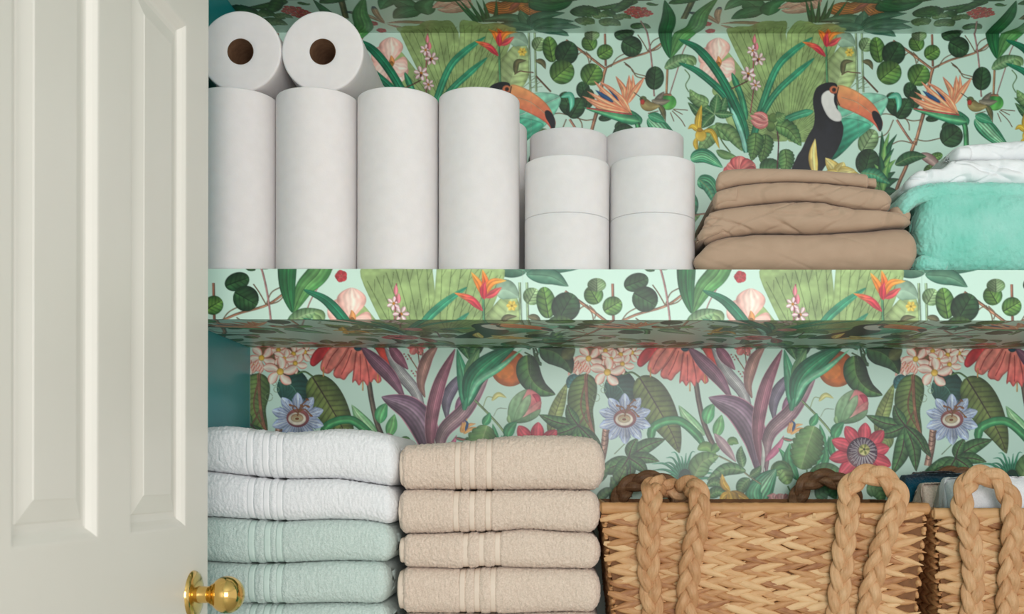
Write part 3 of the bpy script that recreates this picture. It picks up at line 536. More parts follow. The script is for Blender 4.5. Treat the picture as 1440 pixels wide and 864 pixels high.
    rib(R(60, 640, 130, 560, 160, 500), 5, (176, 84, 120), (214, 130, 158)); rib(R(40, 720, 50, 600, 40, 520), 2.6, (190, 196, 186), (216, 220, 210), 'lance')
    # green tropical leaves and orange
    oc = R(440, 145)[0]
    disc(oc, 26, 25.5, (176, 84, 30), (206, 110, 40), rot=.2, edge=.3, ew=7); disc((oc[0]-7, oc[1]+3), 13, 12, (226, 138, 60), (222, 130, 50), edge=0, al=.55)
    rib(R(580, 60, 590, 110, 560, 20), 3, (30, 60, 40), (60, 96, 60)); stem(R(575, 30, 590, 70, 560, 90), 1.1, (50, 84, 44)); stem(R(520, 60, 560, 80, 585, 100), 1, (56, 90, 50))
    rib(R(530, 75, 545, 180, 600, 250, 685, 285), 17, (18, 50, 32), (72, 112, 58), 'ovate', nv=8, vs=.3, mid=(104, 136, 76), half=.25)
    rib(R(600, 40, 680, 60, 740, 110, 772, 172), 18, (20, 50, 34), (58, 94, 54), 'ovate', nv=6, vs=.3, mid=(84, 116, 66), half=.2); rib(R(720, 90, 760, 60, 790, 40), 9, (70, 80, 46), (110, 116, 70), 'lance')
    rib(R(205, 370, 195, 210, 160, 40), 9, (22, 122, 88), (104, 176, 130), 'lance', st=3, mid=(40, 120, 90)); rib(R(215, 240, 240, 130, 280, 40), 9, (70, 130, 84), (130, 172, 116), 'lance', st=4)
    rib(R(215, 350, 250, 200, 350, 100, 480, 20), 15, (8, 88, 62), (40, 142, 96), 'lance', st=6, ss=.12, mid=(100, 180, 130)); rib(R(215, 340, 270, 220, 390, 140, 510, 40), 5, (60, 160, 116), (140, 206, 166), 'lance'); rib(R(195, 370, 205, 330, 212, 300), 4, (20, 120, 86), (70, 160, 116))
    stem(R(255, 315, 330, 390, 400, 470, 440, 545), 1.5, (88, 122, 74), (140, 166, 110)); stem(R(300, 350, 320, 300, 350, 300), .5, (150, 170, 110)); rib(R(345, 318, 380, 285, 425, 302), 3.4, (170, 170, 100), (210, 206, 140)); stem(R(355, 400, 380, 360, 425, 360), .4, (150, 176, 140))
    # tulip-like bud
    poly(R(490, 300, 540, 256, 590, 280, 608, 312, 600, 372, 540, 410, 480, 380), (236, 186, 172), (214, 90, 104), g=(1, 0))
    poly(R(562, 284, 592, 284, 606, 318, 600, 352, 586, 330, 574, 305), (186, 52, 80), (206, 90, 106)); poly(R(505, 395, 560, 345, 604, 318, 606, 345, 560, 390, 520, 412), (236, 184, 172), (220, 130, 128), g=(1, 0))
    poly(R(430, 400, 440, 330, 480, 280, 532, 258, 505, 320, 485, 400, 455, 432), (156, 188, 146), (104, 146, 104), g=(0, 1), st=3, sd=(1, .3), ss=.06)
    poly(R(460, 430, 475, 370, 510, 312, 550, 285, 552, 330, 522, 390, 480, 430), (170, 198, 156), (108, 150, 106), g=(0, 1), st=3, sd=(1, .3), ss=.06)
    poly(R(455, 432, 520, 402, 570, 375, 606, 362, 592, 400, 540, 430, 480, 438), (150, 184, 140), (88, 130, 90), g=(0, 1)); rib(R(445, 440, 436, 415, 436, 390), 3, (110, 150, 100), (150, 184, 130))
    # small plants round the red flower
    for p, w in (((150, 680, 165, 620, 130, 565), 4), ((330, 660, 390, 560, 400, 500), 4.5), ((440, 640, 410, 560, 420, 480), 5), ((235, 740, 185, 640, 190, 540), 8), ((300, 450, 325, 410, 335, 380), 6), ((430, 520, 440, 470, 480, 430), 8), ((380, 560, 360, 480, 350, 440), 4), ((360, 680, 385, 620, 380, 560), 5)):
        rib(R(*p), w, (24, 118, 76), (88, 168, 112), 'lance', st=3)
    for p in ((190, 490, 220, 450, 262, 440), (185, 490, 205, 440, 215, 410), (180, 488, 190, 450, 190, 430), (195, 495, 230, 470, 270, 460)): rib(R(*p), 2.6, (224, 140, 70), (244, 190, 120))
    rib(R(205, 480, 215, 440, 200, 420), 2, (30, 80, 130)); rib(R(150, 515, 190, 525, 215, 520), 2.6, (30, 130, 90), (190, 90, 90))
    rib(R(320, 450, 285, 560, 250, 680), 24, (62, 106, 56), (122, 160, 96), 'round', nv=7, vs=.35, vc=(150, 180, 120), mid=(156, 180, 124), jag=8)
    rib(R(300, 720, 390, 680, 470, 690), 11, (54, 112, 62), (104, 156, 96), 'ovate', nv=6); rib(R(90, 700, 150, 680, 185, 760), 12, (88, 132, 76), (140, 172, 108), 'round', nv=6); rib(R(100, 690, 140, 660, 190, 680), 6, (50, 100, 56), (96, 146, 86))
    stem(R(280, 670, 285, 720), 1, (110, 150, 100)); stem(R(180, 770, 215, 840), 1, (90, 140, 90))
    # red passion flower
    p = R(580, 592)[0]
    for i in range(10):
        q = -1.57+.12+6.2832*i/10; rr = 46 if i != 2 else 40; e = (p[0]-2+rr*math.cos(q), p[1]+rr*math.sin(q)*.93); rib([p, ((p[0]+e[0])/2, (p[1]+e[1])/2), e], 9.5, (186, 40, 66), (228, 92, 106), 'obov', st=4, ss=.08, half=.06)
    disc((p[0]-1, p[1]), 21.5, 22, (60, 36, 60), (84, 50, 72)); disc((p[0]-2, p[1]+8), 20, 14, (236, 190, 160), edge=0, al=.25)
    for i in range(64):
        q = 6.2832*i/64; stem([(p[0]+8*math.cos(q), p[1]-2+8*math.sin(q)), (p[0]+(15+5*(i % 3)/2)*math.cos(q), p[1]+(16+5*(i % 3)/2)*math.sin(q))], .5, (220, 210, 214) if i % 3 else (70, 40, 70))
    disc((p[0]+2, p[1]-4), 8, 8, (206, 196, 110), (232, 224, 160)); star(lambda x, y: [(x, y)], p[0]+2, p[1]-5, 8, 5, (120, 130, 50), (60, 50, 30), sc=1, w=.2)
    # bottom plants
    rib(R(10, 870, 40, 780, 118, 680), 19, (18, 112, 74), (150, 200, 160), 'ovate', st=7, ss=.22); rib(L(1420, 860, 1400, 800, 1440, 740), 12, (30, 122, 84), (110, 180, 136), 'ovate', st=5)
    for x in (110, 150, 200): rib(R(150, 870, x, 830, x+5, 812), 10, (220, 140, 144), (240, 190, 186), 'obov', st=4)
    rib(L(1085, 720, 1130, 640, 1215, 610), 15, (70, 116, 66), (132, 168, 106), 'ovate', nv=6, vs=.25, mid=(150, 176, 120))
    stem(L(1215, 610, 1290, 650, 1380, 720, 1440, 760), 1.1, (104, 112, 78), (150, 150, 110))
    for p, w in (((1360, 690, 1260, 680, 1150, 740), 9), ((1345, 670, 1330, 600, 1335, 555), 7), ((1380, 720, 1420, 690, 1440, 660), 6), ((1150, 770, 1200, 750, 1260, 800), 7), ((1380, 730, 1340, 770, 1330, 830), 9), ((1150, 830, 1210, 800, 1260, 830), 8)): rib(L(*p), w, (34, 86, 52), (110, 152, 94), 'lance', nv=8, vs=.4, mid=(130, 160, 110))
    for p, w in (((1275, 800, 1240, 760, 1232, 705), 5), ((1275, 800, 1330, 820, 1390, 860), 5), ((1275, 800, 1240, 830, 1225, 870), 5), ((1270, 800, 1290, 840, 1285, 880), 9)): rib(L(*p), w, (180, 134, 34), (220, 178, 66), 'lance', st=3)
    rib(L(690, 860, 680, 760, 720, 660), 12, (66, 112, 64), (124, 160, 98), 'lance', nv=8, mid=(64, 44, 44))
    for p in ((560, 760, 600, 700, 640, 640), (800, 840, 850, 780, 900, 760), (640, 860, 660, 790, 640, 720), (900, 860, 960, 800, 1010, 800)): rib(R(*p) if p[0] > 700 else L(*p), 7, (40, 92, 56), (104, 150, 92), 'lance', nv=6, mid=(110, 140, 90))
    rib(R(600, 780, 660, 790, 690, 860), 13, (58, 106, 62), (112, 152, 96), 'ovate', nv=6); rib(R(330, 830, 400, 790, 440, 840), 12, (30, 92, 60), (80, 140, 92), 'ovate', nv=6)
print_top(); print_upper(); print_lower()
# pale hand-drawn outline softening: average 2x2 and keep
CAN[:] = (CAN+np.roll(CAN, 1, 1)+np.roll(CAN, 1, 0)+np.roll(np.roll(CAN, 1, 0), 1, 1))/4
# ================================================================ room shell
XL, XR = -.595, 1.156
KW = YB/FPX                                  # metres per print unit
def struct(name, me, parent=None): o = obj(name, me, parent); o['kind'] = 'structure'; return o
struct('floor', box_mesh('floor', (XL-.1, -1.6, -.05), (XR+1.6, YB+.1, 0), m_floor))
struct('ceiling', box_mesh('ceiling', (XL-.1, -1.6, 2.5), (XR+1.6, YB+.1, 2.56), m_ceil))
struct('wall_left', box_mesh('wall_left', (XL-.1, -1.6, 0), (XL, YB+.1, 2.5), m_teal))
struct('wall_right', box_mesh('wall_right', (XR, 1.45, 0), (XR+.1, YB+.1, 2.5), m_teal))
wall_back = struct('wall_back', box_mesh('wall_back', (XL, YB+.0006, 0), (XR, YB+.1, 2.5), m_board))
def pattern(U, V):
    """colour of the printed paper at print coordinates"""
    x = (U % PW)*PS-.5; y = np.clip(((V-V0) % (V1-V0))*PS-.5, 0, CH-2.001)
    xi = np.floor(x).astype(int); yi = y.astype(int); fx = (x-xi)[..., None]; fy = (y-yi)[..., None]; x0 = xi % CW; x1 = (xi+1) % CW
    return (CAN[yi, x0]*(1-fx)+CAN[yi, x1]*fx)*(1-fy)+(CAN[yi+1, x0]*(1-fx)+CAN[yi+1, x1]*fx)*fy
SEAM = 746.0
XU = lambda u: (u-HX)*KW
def paper(u0, u1, v0, v1, du, dv, place, flip=False):
    nu, nv = int((u1-u0)/du)+2, int((v1-v0)/dv)+2
    U, V = np.meshgrid(np.linspace(u0+.12, u1-.12, nu), np.linspace(v0, v1, nv)); x, y, z = place(U, V)
    return fast_grid('wallpaper_strip', np.stack([x-XU(u0 if u0 > 700 else SEAM), y, z], -1), m_print, pattern(U, V), flip=flip)
ULEFT = HX+XL/KW; URIGHT = HX+XR/KW-.01
def strips(parent, v0, v1, du, dv, place, flip=False):
    full = paper(SEAM, SEAM+PW, v0, v1, du, dv, place, flip)
    left = paper(ULEFT+.4, SEAM, v0, v1, du, dv, place, flip)
    out = []
    for me, u in ((left, SEAM), (full, SEAM), (full, SEAM+PW)):
        o = obj('wallpaper_strip', me, parent); o.location.x = XU(u); out.append(o)
    return out
ZT = CZ+(HY-379)*YF/FPX; ZBOT = CZ+(HY-450)*YF/FPX      # middle shelf top and underside
VF0 = 31.0; VF1 = VF0+(ZT-ZBOT)/KW; VU1 = VF1+(YB-YF)/KW
ZU = CZ+(HY-46.5)*KW                                      # upper shelf underside
ZL = CZ-.272                                              # lower shelf top
strips(wall_back, 46, 388, .8, .8, lambda U, V: (XU(U), YB+0*U, CZ+(HY-V)*KW))
strips(wall_back, 351, 590, .8, .8, lambda U, V: (XU(U), YB+0*U, CZ+(HY-138-V)*KW))
def shelf(zlo, zhi, label, fronts=None, under=None):
    o = tag(obj('shelf', box_mesh('shelf', (XL+.0005, YF+.0008, zlo+.0008), (XR-.0005, YB-.0004, zhi), m_board)), label, 'shelf'); return o
sh = shelf(ZBOT, ZT, 'middle shelf wrapped in jungle wallpaper carrying paper rolls and folded sheets')
fr = strips(sh, VF0, VF1, .7, .7, lambda U, V: (XU(U), YF+0*U, ZT-(V-VF0)*KW))
strips(sh, VF1, VU1-.5, .9, 1.8, lambda U, V: (XU(U), YF+(V-VF1)*KW, ZBOT+0*U))
su = shelf(ZU, ZU+(ZT-ZBOT), 'topmost shelf whose jungle-papered underside shows along the top edge')
strips(su, 46.5-(YB-YF)/KW+.3, 46.0, .9, 1.6, lambda U, V: (XU(U), YB-.0006-(46.5-V)*KW, ZU+0*U))
sl = shelf(ZL-(ZT-ZBOT), ZL, 'lowest shelf under the towel stacks and woven baskets')
for tgt, dz in ((su, ZU-ZBOT), (sl, ZL-ZT)):
    for o in fr: c = o.copy(); link(c, tgt); c.location.z = dz
# ================================================================ white six-panel door with brass knob
XD = -.5; DH = 2.03; DY0, DY1 = .85, 1.44
door = struct('door_1', box_mesh('door', (XD-.036, DY0, .01), (XD-.0125, DY1, DH), m_door))
YS = (DY0, .931, 1.105, 1.185, 1.359, DY1)                # stile, panel, mullion, panel, stile
ZS = (.01, .26, .86, 1.053, 1.714, 1.80, 1.93, DH)        # rails and panels, bottom to top
def dbox(name, y0, y1, z0, z1): obj(name, box_mesh(name, (XD-.0125, y0, z0), (XD, y1, z1), m_door), door)
for y0, y1 in ((YS[0], YS[1]), (YS[4], YS[5])): dbox('stile', y0, y1, ZS[0], ZS[7])
for i in (0, 2, 4, 6): dbox('rail', YS[1], YS[4], ZS[i], ZS[i+1])
for i in (1, 3, 5): dbox('mullion', YS[2], YS[3], ZS[i], ZS[i+1])
def panel(y0, y1, z0, z1):
    # moulded recess: sticking slopes in, a flat channel, then a raised bevelled field
    rings = [(0, 0), (.003, -.0005), (.008, -.004), (.013, -.0085), (.016, -.0095), (.022, -.0098), (.0235, -.0085), (.044, -.0035), (.045, -.0028)]
    V, F = [], []
    for ins, dx in rings:
        for yy, zz in ((y0+ins, z0+ins), (y1-ins, z0+ins), (y1-ins, z1-ins), (y0+ins, z1-ins)): V.append((XD+dx, yy, zz))
    for k in range(len(rings)-1):
        for i in range(4): a = k*4+i; b_ = k*4+(i+1) % 4; F.append((a, b_, b_+4, a+4))
    k = (len(rings)-1)*4; F.append((k, k+1, k+2, k+3))
    obj('panel', mesh('panel', V, F, m_door, False), door)
for z0, z1 in ((ZS[1], ZS[2]), (ZS[3], ZS[4]), (ZS[5], ZS[6])):
    for y0, y1 in ((YS[1], YS[2]), (YS[3], YS[4])): panel(y0, y1, z0, z1)
KY, KZ = 1.385, CZ-.1575
kn = empty('door_knob', (XD, KY, KZ)); kn.parent = door
obj('rosette', lathe('rosette', [(.0001, .0085), (.014, .0085), (.020, .0075), (.026, .006), (.030, .0045), (.032, .002), (.0325, 0)], m_brass, 64, 'X'), kn)
ball = [(.0125, .006), (.0115, .010), (.0112, .020), (.0125, .0235), (.0150, .0255)]
for a in np.linspace(-52, 90, 22): ball.append((max(.0001, .0252*math.cos(math.radians(a))), .0455+.0225*math.sin(math.radians(a))))
obj('knob', lathe('knob', ball, m_brass, 64, 'X'), kn)
# ================================================================ paper rolls on the middle shelf
def roll_profile(r, h, rc, n=14):
    e = .003 if h > .2 else .0014; p = [(rc, .001), (rc+.002, .0004)]
    p += [(rc+(r-rc)*t, 0.0) for t in (.2, .5, .8)]+[(r-e, 0)]+[(r-e+e*math.sin(a), e-e*math.cos(a)) for a in np.linspace(.3, 1.57, 4)]
    p += [(r, e+(h-2*e)*t) for t in np.linspace(.04, .96, n)]+[(r-e+e*math.cos(a), h-e+e*math.sin(a)) for a in np.linspace(0, 1.3, 4)]
    p += [(r-e, h)]+[(rc+(r-rc)*t, h) for t in (.8, .5, .2)]+[(rc+.002, h-.0004), (rc, h-.001)]
    return p
def make_roll(name, r, h, rc, seed, axis='Z'):
    def disp(P):
        ax = 2 if axis == 'Z' else 1
        q = P.copy(); q[..., ax] = 0; rad = np.linalg.norm(q, axis=-1, keepdims=True); d = q/np.maximum(rad, 1e-6)
        w = np.clip((rad-rc)/(r-rc), 0, 1)
        return d*w*(n3(P*np.array([1, 1, .35] if axis == 'Z' else [1, .35, 1]), 18, seed)*.0006+n3(P, 70, seed+1)*.0001)[..., None]
    t = empty(name)
    me = lathe('paper', roll_profile(r, h, rc), m_paper, 128, axis, disp); obj('paper', me, t)
    # cardboard core
    obj('cardboard_core', lathe('cardboard_core', [(rc-.0012, h-.0015), (rc, h-.001), (rc, .001), (rc-.0012, .0015), (rc-.0012, h-.0015)], m_card, 64, axis), t)
    # loose end of the outermost sheet, a thin lip running the length of the roll
    V, F = [], []; A0 = {'Z': 1.7, 'Y': -2.2}[axis]
    for i, hh in enumerate(np.linspace(.004, h-.004, 14)):
        wob = .006*math.sin(i*.9+seed)
        for a, rr in ((A0-.5+wob, r-.0002), (A0-.25+wob, r+.0006), (A0+wob, r+.0011), (A0+.004+wob, r-.0004)):
            c = (rr*math.cos(a), rr*math.sin(a)); V.append((c[0], c[1], hh) if axis == 'Z' else (c[0], hh, c[1]))
    for i in range(13):
        for j in range(3): a = i*4+j; F.append((a, a+1, a+5, a+4))
    obj('sheet_end', mesh('sheet_end', V, F, m_paper), t)
    return t
def copy_tree(root):
    r = root.copy(); link(r)
    for ch in root.children:
        c = ch.copy(); link(c, r)
        for g in ch.children: d = g.copy(); link(d, c)
    return r
RT, HT = .0642, .2815
YR = YF+.003+RT
ka = make_roll('paper_towel_roll', RT, HT, .0205, 1)
G1 = 'paper towel rolls on the middle shelf'
spots = [((-.5294, YR+.001, HT), 'upright paper towel roll beside the door, leftmost of the standing row', .3), ((-.4004, YR, HT), 'upright paper towel roll, second of the standing row from the door', 2.0),
         ((-.2712, YR, HT), 'upright paper towel roll, third of the standing row from the door', 3.6), ((-.1418, YR-.001, HT+.002), 'upright paper towel roll nearest the toilet paper, fourth from the door', 5.2),
         ((-.1352, YR+.132, HT), 'upright paper towel roll in the back row, a sliver showing behind the fourth roll', 1.0)]
for i, (p, lab, rz) in enumerate(spots):
    o = ka if i == 0 else copy_tree(ka); o.location = (p[0], p[1], ZT+.0004); tag(o, lab, 'paper towel', G1)
kb = make_roll('paper_towel_roll', RT-.0004, .277, .0205, 5, 'Y')
for i, (x, lab) in enumerate(((-.5128, 'paper towel roll lying on its side on top, the left one by the door'), (-.3842, 'paper towel roll lying on its side on top, the right one of two'))):
    o = kb if i == 0 else copy_tree(kb); o.location = (x, 1.62, ZT+HT+RT+.0006); tag(o, lab, 'paper towel', G1)
RP, HP = .068, .0885
kt = make_roll('toilet_paper_roll', RP, HP, .021, 9)
G2 = 'toilet paper rolls in the middle of the shelf'
YT = YF+.003+RP; n = 0
for col, cx in (('left', -.0015), ('right', .1353)):
    for row, y0, cnt in (('front', YT, 2), ('back', YT+.1372, 3)):
        for k in range(cnt):
            o = kt if n == 0 else copy_tree(kt); n += 1
            o.location = (cx+(.003 if row == 'back' else 0)*(1 if col == 'left' else -1), y0, ZT+.0004+k*(HP+.0002))
            side = 'beside the paper towels' if col == 'left' else 'beside the tan sheets'
            pos = {('front', 0): 'lower front', ('front', 1): 'upper front', ('back', 0): 'lowest back', ('back', 1): 'middle back', ('back', 2): 'topmost back'}[(row, k)]
            tag(o, 'white toilet paper roll, %s one of the stack %s' % (pos, side), 'toilet paper', G2)
# ================================================================ folded textiles
def curve(pts): a = np.array(pts, float); return lambda x: np.interp(x, a[:, 0], a[:, 1])
def slab(name, x0, x1, top, bot, yf, dep, mat, nx=200, nf=34, wr=0.0, wf=(30, 30, 60), wseed=0, crease=0.0, cf=(26, 20, 70), pile=0.0, pf=900, rl=.02, rr=.02, grooves=(), gd=.0018, gw=.004,
         yvar=None, skew=0.0, flat=.92, round_e=2.2, fold=None):
    """a folded cloth: a stadium-shaped section (fold towards the viewer) swept along x between two height curves (world units)"""
    X = x0+(x1-x0)*(.5-.5*np.cos(np.linspace(0, np.pi, nx)))*.35+(x1-x0)*np.linspace(0, 1, nx)*.65
    zt, zb = top(X), bot(X); h = zt-zb; zc = (zt+zb)/2
    # shrink towards the ends so that they round off
    e = np.ones(nx); tl = np.clip((X-x0)/rl, 0, 1); tr = np.clip((x1-X)/rr, 0, 1)
    e = (1-(1-tl)**round_e)**(1/round_e)*(1-(1-tr)**round_e)**(1/round_e); e = np.maximum(e, .02)
    g = np.zeros(nx)
    for gx in grooves: g = np.maximum(g, np.exp(-((X-gx)/gw)**4))
    a = np.linspace(-np.pi/2, np.pi/2, nf)                       # front semicircle, bottom to top
    sec = [(math.copysign(abs(math.cos(t))**flat, math.cos(t)), math.copysign(abs(math.sin(t))**flat, math.sin(t))) for t in a]
    P = []
    yfx = np.full(nx, yf) if yvar is None else yf+yvar(X)
    hh = (h/2-g*gd)*e; r = np.minimum(h/2, .04)*.95
    inset = (1-e)*.03
    for cy, cz in sec: P.append(np.stack([X, yfx+inset+r+g*gd-r*cy, zc+hh*cz], -1))
    top_pts = [np.stack([X, yfx+r+(dep-2*r)*t, zc+hh], -1) for t in np.linspace(.06, 1, 7)]
    back = [np.stack([X, yf+dep-r-inset+r*cy, zc+hh*cz], -1) for cy, cz in sec[::-1][2:-2:3]]
    bpts = [np.stack([X, yfx+r+(dep-2*r)*t, zc-hh], -1) for t in np.linspace(1, .06, 7)]
    P = np.stack(P+top_pts+back+bpts, 1)
    C0 = np.stack([X, yf+dep/2+0*X, zc], -1)[:, None, :]
    N = np.cross(np.gradient(P, axis=0), np.roll(P, -1, 1)-np.roll(P, 1, 1)); N /= np.linalg.norm(N, axis=-1, keepdims=True)+1e-12
    s = np.sign(((P-C0)*N).sum(-1).mean()); N *= s if s else 1
    fr_ = np.clip((yf+.09-P[..., 1])/.05, 0.15, 1)*np.clip(np.abs(((P-C0)[..., 2]))/1e-9, 0, 1)
    lim = np.clip(1-np.abs((P[..., 2]-zc[:, None])/(h[:, None]/2+1e-6))**4*.75, .12, 1)*e[:, None]
    d = np.zeros(P.shape[:2])
    if wr: d += wr*n3(P, wf, wseed)+wr*.5*n3(P, np.array(wf)*2.3, wseed+3)
    if crease:
        q = P.copy(); q[..., 2] += .35*q[..., 0]; d -= crease*np.clip(1-np.abs(n3(q, cf, wseed+7))*5, 0, 1); q = P.copy(); q[..., 2] -= .5*q[..., 0]; d -= crease*.7*np.clip(1-np.abs(n3(q, cf, wseed+9))*6, 0, 1)
    if fold: d += fold(P)
    d = d*lim*fr_
    if pile: d += pile*n3(P, pf, wseed+11)*np.clip(1-g[:, None]*.9, 0, 1)*fr_
    P = P+N*d[..., None]
    if skew: P[..., 0] += skew*np.clip(P[..., 1]-yf, 0, 1)*np.clip((x1-P[..., 0])/(x1-x0), 0, 1)
    # close both ends
    me = fast_grid(name, np.concatenate([P[:1]*0+P[:1].mean(1, keepdims=True), P, P[-1:]*0+P[-1:].mean(1, keepdims=True)], 0), mat, wrap=True, flip=(s > 0))
    return me
def band(name, gx, w, top, bot, yf, dep, mat, gd):
    """smooth woven stripe lying in a towel's groove"""
    return slab(name, gx-w/2, gx+w/2, lambda x: top(x)-gd*.4, lambda x: bot(x)+gd*.4, yf+gd*.1, dep-.02, mat, nx=9, nf=30, rl=.0012, rr=.0012, pile=0, flat=.72)
def wcurve(pts, d, off=0.0):
    a = np.array([(px(x, 0, d)[0], px(0, y, d)[2]+off) for x, y in pts]); return lambda x: np.interp(x, a[:, 0], a[:, 1])
def soft(f, w=.012):
    return lambda x: (f(x-w)+2*f(x)+f(x+w)+f(x-w*.5)+f(x+w*.5))/6
def textile(name, label, cat, group=None):
    t = empty(name); return tag(t, label, cat, group)
# ---- towel stack by the door: white, white, mint, mint, mint
DA = 1.645
edgesA = [[(255, 612), (300, 603), (330, 601), (380, 607), (420, 610), (480, 604), (520, 606), (560, 614), (580, 622)],
          [(255, 662), (300, 664), (350, 670), (400, 675), (480, 674), (540, 683), (575, 688)],
          [(255, 728), (300, 727), (350, 730), (400, 733), (480, 730), (520, 731), (575, 741)],
          [(255, 788), (300, 789), (350, 792), (410, 791), (480, 787), (530, 788), (575, 789)],
          [(255, 844), (300, 845), (350, 846), (400, 847), (480, 845), (575, 847)],
          [(255, 913), (575, 913)]]
infoA = [('white', 'white terry bath towel with three woven bands, top of the stack by the door', m_tw, m_bw, 565), ('white', 'second white terry towel from the top in the stack by the door', m_tw, m_bw, 563),
         ('mint', 'pale mint terry towel directly under the two white towels', m_tm, m_bmn, 560), ('mint', 'pale mint terry towel level with the brass knob, second mint one down', m_tm, m_bmn, 553), ('mint', 'pale mint terry towel at the bottom edge of the picture, lowest in its stack', m_tm, m_bmn, 556)]
bandsA = [(362, 384, 403), (364, 386, 404), (365, 387, 403), (366, 387, 404), (366, 385, 402)]
for i, (cn, lab, mt, mb, xr) in enumerate(infoA):
    t = textile('bath_towel', lab, 'towel', 'towels stacked by the door')
    tp = soft(wcurve(edgesA[i], DA, -.0004)); bt = soft(wcurve(edgesA[i+1], DA, .0004))
    if i == 4: bt = lambda x: ZL+.0004+0*x
    x0, x1 = XL+.004, px(xr, 0, DA)[0]; gx = [px(q, 0, DA)[0] for q in bandsA[i]]
    yf = YF+.006+(.004, .002, .003, 0, .002)[i]
    obj('terry_body', slab('terry_body', x0, x1, tp, bt, yf, .30, mt, nx=300, nf=44, wr=.0018, wf=(12, 10, 18), wseed=20+i, pile=.0012, pf=420, rl=.012, rr=.02, grooves=gx, gd=.0026, gw=.0060, flat=.72), t)
    for k, q in enumerate(gx): obj('woven_band', band('woven_band', q, .0104, tp, bt, yf, .30, mb, .0026), t)
# ---- beige stack
DB = 1.645
edgesB = [[(545, 632), (565, 628), (640, 622), (700, 616), (740, 613), (800, 613), (830, 616), (860, 626)],
          [(545, 690), (600, 689), (640, 690), (700, 690), (780, 689), (860, 690)],
          [(545, 751), (600, 750), (640, 749), (700, 747), (740, 743), (790, 747), (860, 750)],
          [(545, 796), (600, 796), (650, 798), (700, 795), (740, 797), (860, 799)],
          [(545, 861), (600, 860), (650, 860), (720, 861), (800, 857), (860, 860)],
          [(545, 913), (860, 913)]]
infoB = [('beige terry bath towel on top of the beige stack, its top rising to the right', 566, 850, (647, 667, 690)), ('beige terry towel second from the top of the beige stack', 565, 844, (645, 667, 689)), ('thin beige terry towel third from the top of the beige stack', 570, 844, (658, 680, 702)),
         ('beige terry towel fourth from the top of the beige stack', 568, 844, (654, 674, 696)), ('beige terry towel lowest in its stack at the bottom edge of the picture', 570, 844, (652, 672, 694))]
for i, (lab, xl, xr, bn) in enumerate(infoB):
    t = textile('bath_towel', lab, 'towel', 'beige towels in the middle stack')
    tp = soft(wcurve(edgesB[i], DB, -.0004)); bt = soft(wcurve(edgesB[i+1], DB, .0004))
    if i == 4: bt = lambda x: ZL+.0004+0*x
    x0, x1 = px(xl, 0, DB)[0], px(xr, 0, DB)[0]; gx = [px(q, 0, DB)[0] for q in bn]
    yf = YF+.008+(.004, .002, .003, 0, .002)[i]
    obj('terry_body', slab('terry_body', x0, x1, tp, bt, yf, .30, m_tb, nx=300, nf=44, wr=.0020, wf=(12, 10, 18), wseed=40+i, pile=.0014, pf=420, rl=.012, rr=.022, grooves=gx, gd=.0026, gw=.0058, flat=.72), t)
    for q in gx: obj('woven_band', band('woven_band', q, .0100, tp, bt, yf, .30, m_bb, .0026), t)
    # hemmed inner layer showing at the left end
    o_ = .0055 if i >= 2 else .001
    obj('hem', slab('hem', x0-o_, x0+.02, (lambda f: lambda x: f(x)-.006)(tp), (lambda f: lambda x: f(x)+.006)(bt), yf+.004, .28, m_bb, nx=16, nf=20, rl=.004, rr=.004, wr=.0008, wseed=60+i), t)
# ---- tan folded sheets
DS = 1.665
e1 = [(960, 262), (998, 256), (1006, 249), (1020, 246), (1060, 245), (1130, 247), (1200, 252), (1226, 255), (1260, 258)]
e2 = [(960, 288), (992, 284), (1003, 275), (1030, 268), (1060, 265), (1100, 263), (1150, 265), (1200, 270), (1245, 278), (1290, 284)]
e3 = [(960, 312), (985, 307), (1005, 301), (1060, 294), (1110, 289), (1150, 292), (1190, 301), (1235, 304), (1280, 312)]
e4 = [(950, 365), (972, 358), (990, 347), (1010, 340), (1055, 335), (1130, 335), (1200, 331), (1250, 325), (1285, 326)]
e5 = [(950, 379), (1290, 379)]
infoS = [('tan cotton sheet, thin topmost fold of the tan sheet stack', e1, e2, 999, 1213, .0008, .010), ('tan cotton sheet, second from the top of the tan stack', e2, e3, 994, 1246, .0022, .006), ('rumpled tan cotton sheet, third down in the tan stack', e3, e4, 977, 1273, .0036, .002), ('smooth tan cotton sheet, thickest and lowest in the tan stack', e4, e5, 966, 1280, .0012, 0)]
DSS = [1.66, 1.655, 1.65, 1.645]
def top_level(y, d): return px(0, y, d)[2]
